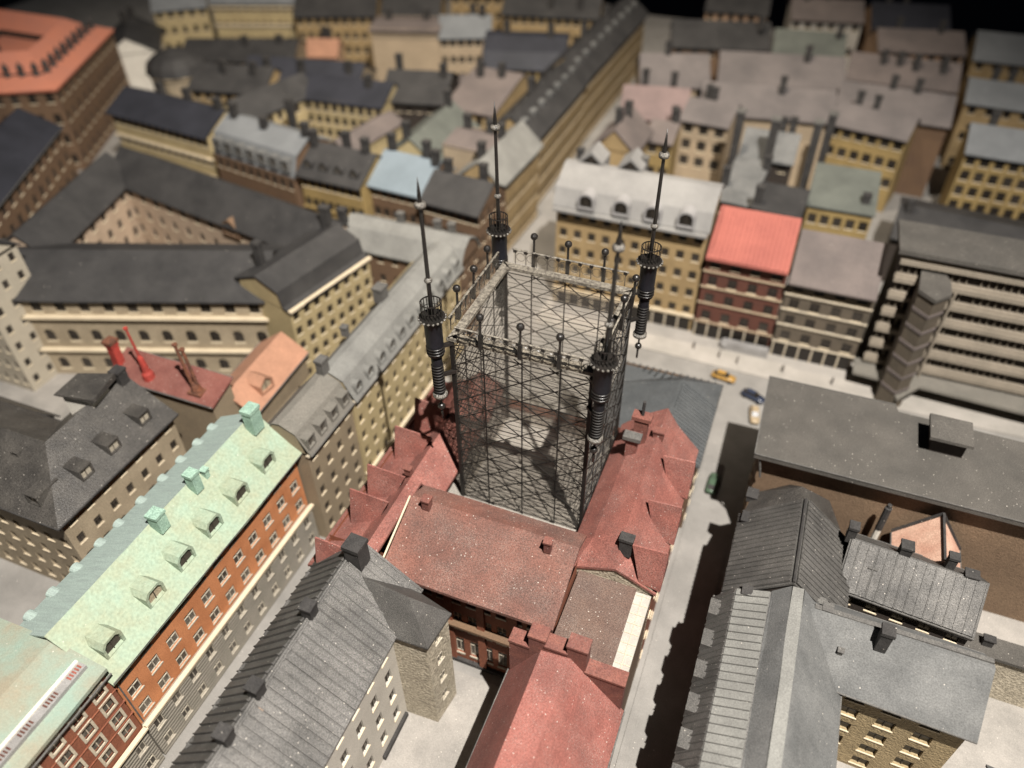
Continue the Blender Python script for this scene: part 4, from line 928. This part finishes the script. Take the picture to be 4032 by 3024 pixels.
far('far_mansard', 'mustard house with dark curved mansard near the far end of the long street', (-10.0, 23.0), (-7.6, 23.6), 0.7, 0.9, 1.5, 2.3, 'mustard', 'roof_navy', 9, 3, prof=[(-0.8, 1.9), (-0.2, 2.25), (0.2, 2.25), (0.75, 1.95), (1.0, 1.5)], ch=((0.25, 0.1, 2.2), (0.8, 0.2, 2.2)))
far('far_house', 'ochre house front at the far end, left of the long street', (-10.8, 26.6), (-7.6, 27.2), 0.8, 0.8, 2.0, 2.5, 'ochre', 'roof_slate', 11, 4, ch=((0.5, 0.6, 2.1), (0.8, 0.6, 2.1)))
far('far_house', 'last grey roof at the top edge, left of the long street', (-13.5, 28.0), (-9.5, 29.2), 0.8, 0.8, 2.0, 2.5, 'ochre', 'roof_slate', 11, 4)
far('far_house', 'last grey roof at the top edge behind the brown fronted houses', (-19.5, 27.2), (-14.5, 28.2), 0.8, 0.8, 2.0, 2.5, 'ochre', 'roof_slate', 11, 4)
# ------------------------------------------------------------------ right side, behind the cross-street row
far('rear_house', 'grey roofed rear wing behind the white mansard', (-1.45, 16.6), (-0.75, 16.55), 0.8, 0.8, 1.8, 2.0, 'dark_wall', 'roof_blue_grey', 3, 2, prof=[(-0.9, 2.05), (0.9, 1.82)], ch=((0.0, 0.3, 1.9), (1.0, -0.6, 1.9)))
far('rear_house', 'dark sheet roof directly behind the coral roof', (-0.7, 15.75), (0.25, 15.7), 0.5, 0.5, 1.95, 2.1, 'dark_wall', 'roof_slate', 4, 2, prof=[(-0.55, 2.12), (0.55, 2.02)], ch=((0.05, 0.3, 2.0),))
far('rear_house', 'grey green rear roof with dark hatch behind the taupe roof', (0.35, 16.9), (1.65, 16.9), 0.75, 0.75, 1.75, 2.05, 'mustard', 'roof_sage', 5, 3, prof=[(-0.8, 2.1), (0.8, 1.85)], ch=((0.85, 0.4, 1.7),))
g = far('tan_house', 'rosy grey house with three rows of three windows behind the white mansard', (-3.05, 20.1), (-1.85, 20.0), 0.5, 0.75, 2.0, 2.25, 'tan', 'roof_haze_grey', 3, 3, 0.20, 0.24, zb=0.75)
far('yellow_house', 'dull yellow house front under a dark recess behind the white mansard', (-3.75, 19.0), (-3.1, 19.0), 0.5, 0.6, 1.75, 2.0, 'mustard', 'roof_taupe', 2, 3, 0.2, 0.24)
for k, (x, y, h) in enumerate(((-1.55, 17.9, 2.9), (-0.75, 17.6, 2.95), (0.15, 17.9, 2.9), (0.42, 19.0, 2.7))):
    c_ = thing('chimney_stack', ['tall black chimney stack beside the rosy grey house', 'tall black chimney stack between the grey rear roofs', 'tall black chimney stack right of the narrow yard', 'slender black chimney stack left of the mustard front'][k], 'chimney', (x, y, 0))
    b = MB(); b.box(x-0.09, x+0.09, y-0.09, y+0.09, 0, h); b.build('stack', 'soot', c_)
    b = MB(); b.box(x-0.11, x+0.11, y-0.11, y+0.11, h, h+0.06); b.build('cap', 'grey_block', c_)
far('narrow_house', 'narrow dark gable house between black chimney stacks', (-1.4, 18.6), (-0.2, 18.6), 0.5, 0.6, 1.9, 2.3, 'dark_wall', 'roof_blue_grey', 3, 2)
far('yellow_house', 'mustard house front with three rows of windows behind the sage roof', (0.55, 21.0), (2.35, 20.6), 0.5, 0.6, 2.0, 2.3, 'mustard', 'roof_haze_grey', 6, 3, 0.18, 0.22, zb=0.65)
far('haze_tinted_house', 'broad haze tinted grey roof behind the rosy grey house', (-2.9, 20.9), (0.35, 21.4), 0.9, 0.85, 1.95, 2.4, 'tan', 'roof_haze_grey', ch=((0.6, 0.2, 2.3),))
far('haze_pink_house', 'haze tinted pink roofed house on the right of the long street', (-4.85, 20.2), (-3.2, 20.5), 0.9, 0.8, 1.8, 2.3, 'rose_tan', 'roof_haze_pink', 4, 3, ch=((0.3, -0.3, 2.2), (0.75, -0.2, 2.2)))
g = far('steep_gable_house', 'small steep taupe roof behind the white mansard', (-4.2, 16.9), (-4.15, 18.3), 0.45, 0.45, 2.0, 2.5, 'ochre', 'roof_taupe', 3, 3)
far('haze_pink_house', 'haze tinted greyish pink roofed house farther along the long street', (-5.0, 22.4), (-3.2, 23.0), 0.9, 0.8, 1.8, 2.4, 'tan', 'roof_haze_grey', 4, 3, ch=((0.4, 0, 2.3),))
far('haze_tinted_house', 'haze tinted roof row behind the broad haze tinted grey roof', (-2.9, 23.4), (0.4, 24.0), 0.9, 0.9, 1.9, 2.4, 'brown_wall', 'roof_haze_grey', 8, 2, ch=((0.7, 0.2, 2.3),))
far('haze_tinted_house', 'haze tinted roof above the mustard house front', (0.5, 22.2), (3.2, 22.1), 0.7, 0.9, 2.0, 2.4, 'brown_wall', 'roof_haze_grey')
far('rear_house', 'taupe roof with small vents right of the haze tinted roofs', (0.6, 24.6), (3.4, 24.6), 0.8, 0.9, 2.0, 2.4, 'rose_tan', 'roof_taupe', 6, 2, ch=((0.3, 0.3, 2.2), (0.45, 0.3, 2.2), (0.6, 0.4, 2.2), (0.85, 0.4, 2.2)))
far('ribbed_roofed_house', 'yellow house with pale ribbed roof at the right edge', (3.55, 20.6), (6.0, 20.5), 0.6, 0.8, 2.0, 2.35, 'mustard', 'roof_light_grey', 8, 4, 0.17, 0.22, zb=0.5)
far('rear_house', 'low dark roof in front of the yellow house at the right edge', (2.3, 17.6), (5.6, 17.3), 0.9, 0.9, 1.2, 1.5, 'dark_wall', 'roof_slate', ch=((0.05, 0.2, 1.3),))
far('far_house', 'pale grey roof at the right edge, third row', (3.7, 24.2), (6.2, 24.1), 0.9, 0.9, 1.9, 2.2, 'ochre', 'roof_light_grey', 6, 3)
far('far_house', 'orange fronted house in the far right row', (-4.3, 28.9), (-2.3, 29.1), 0.6, 0.7, 2.1, 2.4, 'rose_tan', 'roof_slate', 6, 3)
far('far_house', 'dark roof below the orange fronted house', (-4.9, 26.1), (-2.0, 26.8), 0.8, 0.9, 1.8, 2.3, 'brown_wall', 'roof_slate', 6, 2, ch=((0.9, 0.5, 2.2),))
far('far_house', 'speckled grey green roof in the far right row', (-1.7, 26.3), (0.3, 26.5), 0.9, 0.8, 1.9, 2.3, 'brown_wall', 'roof_sage', 6, 2, ch=((0.9, 0.2, 2.2),))
far('far_house', 'weathered grey fronted house at the top edge of the right rows', (-1.6, 29.4), (0.6, 29.8), 0.8, 0.8, 2.0, 2.4, 'plaster_grey', 'roof_taupe', 6, 3)
far('far_house', 'navy roofed house at the top right', (0.9, 29.8), (3.2, 30.2), 0.9, 1.0, 1.9, 2.4, 'rose_tan', 'roof_navy', 6, 2)
far('far_house', 'salmon fronted house with taupe roof at the top right', (1.2, 27.4), (3.6, 27.9), 0.8, 0.7, 1.9, 2.3, 'rose_tan', 'roof_taupe', 7, 2)
far('far_house', 'grey roofed house in the top right corner', (4.0, 27.8), (6.6, 27.8), 0.9, 0.9, 1.9, 2.4, 'ochre', 'roof_light_grey', 6, 3)
# ------------------------------------------------------------------ the lattice tower
TX0, TX1, TY0, TY1 = -3.27, -1.57, 6.23, 7.88      # lattice box
ZB, ZT = 1.71, 4.46
tw = thing('lattice_tower', 'open black lattice telephone tower with four corner turrets and spires', 'tower', (-2.42, 7.05, ZB))
ub = MB(); ub.bar((0, 0, 0), (0, 0, 1), 1.0, 4); UB = {m: ub.mesh('strut', m) for m in ('iron', 'iron_dull')}
def strut(name, p, q, r, parent, m='iron_dull'):
    p = Vector(p); q = Vector(q); d = q - p
    W = Matrix.Translation(p) @ d.to_track_quat('Z', 'Y').to_matrix().to_4x4() @ Matrix.Diagonal((r, r, d.length, 1))
    return put(name, UB[m], parent, W)
STEP = 0.29; LV = [4.36 - STEP*k for k in range(10)]
CO = [(TX0, TY0), (TX1, TY0), (TX1, TY1), (TX0, TY1)]
for f in range(4):
    p, q = Vector(CO[f]), Vector(CO[(f+1) % 4]); L_ = (q-p).length; u = (q-p)/L_; n = Vector((u.y, -u.x))
    P3 = lambda s, z, d=0.0: (p.x+u.x*s+n.x*d, p.y+u.y*s+n.y*d, z)
    mb = MB()
    a = [P3(0.02, ZB, 0.0), P3(L_-0.02, ZB, 0.0), P3(L_-0.02, ZT, 0.0), P3(0.02, ZT, 0.0)]
    c = [P3(0.02, ZB, -0.02), P3(L_-0.02, ZB, -0.02), P3(L_-0.02, ZT, -0.02), P3(0.02, ZT, -0.02)]
    mb.poly(a); mb.poly(c[::-1]); 
    for i in range(4): mb.poly([a[i], c[i], c[(i+1) % 4], a[(i+1) % 4]])
    face = mb.build('lattice_face', 'acrylic', tw)
    cols_ = [0.0, L_*0.235, L_*0.515, L_*0.785, L_]
    for s in cols_[1:4]: strut('post', P3(s, ZB, 0.010), P3(s, ZT, 0.010), 0.0095, face)
    for k, z in enumerate(LV):
        strut('crossbar', P3(0, z, 0.012), P3(L_, z, 0.012), 0.0060, face)
        for j in (1, 2, 3):
            zz = z - STEP*j/4
            if zz > ZB: strut('thin_crossbar', P3(0, zz, 0.008), P3(L_, zz, 0.008), 0.0032, face)
    slope = STEP/(L_/4)
    for k in range(-4, 11):
        for sg_ in (1, -1):
            # a long brace passing through the nodes: z = z0 + slope*s (rising or falling)
            z0_ = 4.36 - STEP*k if sg_ < 0 else 4.36 - STEP*k
            s0, s1 = 0.0, L_
            f0, f1 = z0_, z0_ + sg_*slope*L_
            lo, hi = ZB+0.01, ZT-0.05
            def clip(a_, b_, fa, fb):
                if fa == fb: return None
                t0, t1 = 0.0, 1.0
                for bound, keep in ((lo, 1), (hi, -1)):
                    da, db = (fa-bound)*keep, (fb-bound)*keep
                    if da < 0 and db < 0: return None
                    if da < 0: t0 = max(t0, da/(da-db))
                    if db < 0: t1 = min(t1, da/(da-db))
                return (t0, t1) if t1-t0 > 0.03 else None
            cc = clip(s0, s1, f0, f1)
            if cc:
                t0, t1 = cc
                strut('brace', P3(L_*t0, f0+(f1-f0)*t0, 0.014), P3(L_*t1, f0+(f1-f0)*t1, 0.014), 0.0066, face)
    # top frame, balustrade
    mb = MB()
    a0, a1 = -0.05, L_+0.05
    for d0, d1, z0_, z1_ in ((-0.075, 0.035, ZT, ZT+0.045),):
        pts = [P3(a0, 0, d1), P3(a1, 0, d1), P3(a1-0.11, 0, d0), P3(a0+0.11, 0, d0)]
        mb.prism([(x, y) for x, y, _ in pts], z0_, z1_)
    mb.build('top_frame', 'frame_worn', tw)
    rail = MB(); rail.bar(P3(0.08, 4.70, 0.06), P3(L_-0.08, 4.70, 0.06), 0.014, 5); rl = rail.build('balustrade_rail', 'frame_worn', tw)
    mb = MB(); mb.poly([P3(0.1, 4.52, 0.055), P3(L_-0.1, 4.52, 0.055), P3(L_-0.1, 4.68, 0.055), P3(0.1, 4.68, 0.055)]); 
    pnl = mb.build('balustrade_panel', 'clear_strip', tw); so = pnl.modifiers.new('thick', 'SOLIDIFY'); so.thickness = 0.012
    if 'bal' not in CACHE:
        m_ = MB(); m_.bar((0, 0, -0.005), (0, 0, 0.20), 0.006, 4); m_.box(-0.022, 0.022, -0.02, 0.02, 0.165, 0.205); CACHE['bal'] = m_.mesh('baluster', 'iron')
        m_ = MB(); 
        for k in range(12):
            t0, t1 = 2*math.pi*k/12, 2*math.pi*(k+1)/12
            m_.bar((0.06*math.cos(t0), 0, 0.06*math.sin(t0)), (0.06*math.cos(t1), 0, 0.06*math.sin(t1)), 0.0035, 3)
        CACHE['balring'] = m_.mesh('ring', 'iron')
        m_ = MB(); m_.lathe([(0.017, 0), (0.015, 0.40)], 8); sp_ = [(0.047*math.sin(math.pi*k/8)+0.001, 0.435-0.047*math.cos(math.pi*k/8)) for k in range(9)]; m_.lathe(sp_, 12)
        m_.box(-0.022, 0.022, -0.022, 0.022, 0.0, 0.20)
        CACHE['finial'] = m_.mesh('ball_finial', 'iron', smooth=False)
    ang = math.atan2(u.y, u.x); nb = 11
    for k in range(nb):
        s = 0.12 + (L_-0.24)*k/(nb-1)
        x, y, z = P3(s, 4.50, 0.06)
        put('baluster', CACHE['bal'], rl, TR(x, y, z, ang))
        if k < nb-1:
            x, y, z = P3(s+(L_-0.24)/(nb-1)/2, 4.60, 0.06); put('ring', CACHE['balring'], rl, TR(x, y, z, ang))
    for s in cols_[1:4]:
        x, y, z = P3(s, 4.49, 0.075)
        put('ball_finial', CACHE['finial'], tw, TR(x, y, z, ang) @ Matrix.Rotation(R(random.uniform(-3, 3)), 4, 'X'))
for x, y in CO:
    b = MB(); b.box(x-0.022, x+0.022, y-0.022, y+0.022, ZB, ZT); b.build('corner_post', 'iron_dull', tw)

# corner turrets with galleries, spires and pendants (each leans a little, as on the model)
def turret(x, y, lx, ly):
    W = TR(x, y, 4.2) @ Matrix.Rotation(lx, 4, 'X') @ Matrix.Rotation(ly, 4, 'Y') @ Matrix.Translation((0, 0, -4.2))
    b = MB(); b.lathe([(0.060, 3.71), (0.066, 4.26), (0.070, 4.34)], 18); body = b.build('turret', 'navy_iron', tw, W, True)
    b = MB(); b.lathe([(0.098, 4.33), (0.101, 4.50), (0.104, 4.80), (0.125, 4.83)], 20); b.build('turret_head', 'navy_iron', body, W, True)
    for k in range(13):
        z = 3.78 + k*0.042 if k < 10 else 4.36 + (k-10)*0.04
        r = 0.0665 if k < 10 else 0.1015
        b = MB(); b.lathe([(r, z), (r+0.008, z+0.004), (r+0.008, z+0.012), (r, z+0.016)], 16); b.build('hoop', 'iron' if k >= 10 else 'iron_dull', body, W, True)
    b = MB(); b.lathe([(0.075, 3.69), (0.092, 3.70), (0.092, 3.735), (0.070, 3.745)], 18); b.build('foot_ring', 'ring_worn', body, W, True)
    gl = MB(); gl.lathe([(0.12, 4.825), (0.148, 4.835), (0.150, 4.865), (0.04, 4.870)], 20); gal = gl.build('gallery', 'iron', tw, W)
    key = 'lug'
    if key not in CACHE:
        m_ = MB(); m_.lathe([(0.006, -0.014), (0.016, -0.008), (0.016, 0.008), (0.006, 0.014)], 6); CACHE[key] = m_.mesh('lug', 'ring_worn', True)
        m_ = MB(); m_.bar((0, 0, 4.86), (0, 0, 5.05), 0.0055, 4); CACHE['gpost'] = m_.mesh('rail_post', 'iron')
    for k in range(18):
        a = 2*math.pi*k/18
        put('lug', CACHE['lug'], gal, W @ Matrix.Translation((0.152*math.cos(a), 0.152*math.sin(a), 4.845)))
        put('rail_post', CACHE['gpost'], gal, W @ Matrix.Translation((0.118*math.cos(a), 0.118*math.sin(a), 0)))
    for z, r_ in ((5.05, 0.008), (4.95, 0.004)):
        b = MB()
        for k in range(20):
            t0, t1 = 2*math.pi*k/20, 2*math.pi*(k+1)/20
            b.bar((0.118*math.cos(t0), 0.118*math.sin(t0), z), (0.118*math.cos(t1), 0.118*math.sin(t1), z), r_, 4)
        b.build('gallery_rail', 'iron', gal, W)
    b = MB(); b.lathe([(0.027, 4.86), (0.024, 5.33), (0.021, 5.9), (0.019, 6.18), (0.024, 6.24), (0.022, 6.32), (0.002, 6.52)], 10); spr = b.build('spire', 'iron', tw, W, True)
    b = MB(); b.lathe([(0.02, 6.18), (0.056, 6.19), (0.062, 6.215), (0.056, 6.24), (0.02, 6.25)], 14); b.build('spire_ring', 'ring_worn', spr, W, True)
    b = MB(); b.lathe([(0.02, 5.295), (0.042, 5.312), (0.047, 5.33), (0.042, 5.348), (0.02, 5.365)], 12); b.build('spire_knob', 'ring_worn', spr, W, True)
    b = MB(); b.lathe([(0.014, 3.72), (0.013, 3.56)], 8); b.lathe([(0.014, 3.48), (0.014, 3.32)], 8)
    b.lathe([(0.046*math.sin(math.pi*k/8)+0.001, 3.52-0.046*math.cos(math.pi*k/8)) for k in range(9)], 12); b.build('pendant', 'iron', body, W, True)
    b = MB(); b.bar((0, 0, 4.0), ((-2.42-x)*0.16, (7.05-y)*0.16, 4.0), 0.03, 4); b.bar((0, 0, 4.42), ((-2.42-x)*0.16, (7.05-y)*0.16, 4.42), 0.03, 4); b.build('turret_bracket', 'iron', body, W)
turret(-3.40, 6.07, R(-1.0), R(-1.2))
turret(-3.42, 8.07, R(-0.6), R(-1.0))
turret(-1.44, 8.06, R(0), R(0.3))
turret(-1.42, 6.03, R(-0.3), R(1.2))

# ------------------------------------------------------------------ cars and people on the streets
def car(x, y, a, m, label):
    c = thing('parked_car', label, 'car', (x, y, 0), 'small model cars on the streets')
    W = TR(x, y, 0, a)
    st = [(-0.23, 0.045, 0.085, 0.072), (-0.20, 0.035, 0.11, 0.085), (-0.10, 0.035, 0.115, 0.09), (0.02, 0.035, 0.115, 0.09), (0.12, 0.035, 0.11, 0.09), (0.21, 0.04, 0.095, 0.08), (0.235, 0.05, 0.08, 0.065)]
    b = MB(); k = 6
    for xx, z0, z1, w in st:
        b.v += [(xx, -w*0.9, z0), (xx, -w, (z0+z1)/2), (xx, -w*0.86, z1), (xx, w*0.86, z1), (xx, w, (z0+z1)/2), (xx, w*0.9, z0)]
    for i in range(len(st)-1):
        for j in range(k): b.f.append((i*k+j, i*k+(j+1) % k, (i+1)*k+(j+1) % k, (i+1)*k+j)); b.m.append(0)
    b.f.append(tuple(range(k-1, -1, -1))); b.m.append(0); b.f.append(tuple((len(st)-1)*k+j for j in range(k))); b.m.append(0)
    b.build('body', m, c, W, True)
    b = MB(); s2 = [(-0.19, 0.108, 0.07, 0.11), (-0.13, 0.112, 0.066, 0.165), (0.03, 0.112, 0.066, 0.168), (0.10, 0.110, 0.07, 0.112)]
    for xx, z0, w, z1 in s2: b.v += [(xx, -w, z0), (xx, -w*0.82, z1), (xx, w*0.82, z1), (xx, w, z0)]
    for i in range(3):
        for j in range(3): b.f.append((i*4+j, i*4+j+1, (i+1)*4+j+1, (i+1)*4+j)); b.m.append(0 if (i == 1 and j == 1) else 1)
    b.build('cabin', [m, 'window_dark'], c, W)
    for sx in (-0.14, 0.14):
        for sy in (-1, 1):
            b = MB(); b.lathe([(0.036, -0.012), (0.040, 0), (0.036, 0.012)], 10)
            b.build('wheel', 'rubber', c, W @ Matrix.Translation((sx, sy*0.078, 0.040)) @ Matrix.Rotation(R(90), 4, 'X'))
    return c
car(-0.10, 9.22, R(88), 'car_green', 'green car on the right street beside the blue grey roof')
car(-0.42, 12.02, R(-8), 'car_yellow', 'yellow car on the cross street beyond the blue grey roof')
car(0.20, 11.66, R(-20), 'car_blue', 'dark blue car on the cross street beyond the flat roof corner')
car(0.30, 11.16, R(-80), 'car_cream', 'cream car half hidden by the corner of the flat roof')
def person(x, y, a, label):
    W = TR(x, y, 0.03, a); b = MB()
    pr_ = [(0.004, 0.002, 0), (0.016, 0.010, 0.0), (0.014, 0.011, 0.03), (0.019, 0.013, 0.075), (0.022, 0.014, 0.10), (0.028, 0.015, 0.135), (0.024, 0.013, 0.146),
           (0.008, 0.008, 0.150), (0.009, 0.009, 0.156), (0.013, 0.014, 0.166), (0.012, 0.013, 0.178), (0.005, 0.006, 0.185)]
    sg_ = 10
    for rx, ry, z in pr_: b.v += [(rx*math.cos(2*math.pi*k/sg_), ry*math.sin(2*math.pi*k/sg_), z) for k in range(sg_)]
    for i in range(len(pr_)-1):
        for k in range(sg_): b.f.append((i*sg_+k, i*sg_+(k+1) % sg_, (i+1)*sg_+(k+1) % sg_, (i+1)*sg_+k)); b.m.append(0)
    o = b.build('person', 'clothes', None, W, True)
    return tag(o, label, 'person', 'tiny figures on the pavement')
for x, y, l in ((-1.15, 12.72, 'tiny dark figure on the pavement before the ochre house, nearest the tower'), (-0.62, 12.62, 'tiny dark figure on the pavement below the coral roof'),
                (-0.25, 12.56, 'tiny dark figure on the pavement between coral and taupe roofs'), (0.62, 12.62, 'tiny dark figure on the pavement below the taupe roof'),
                (1.55, 12.58, 'tiny dark figure on the pavement by the concrete canopy')):
    person(x, y, random.random()*3, l)
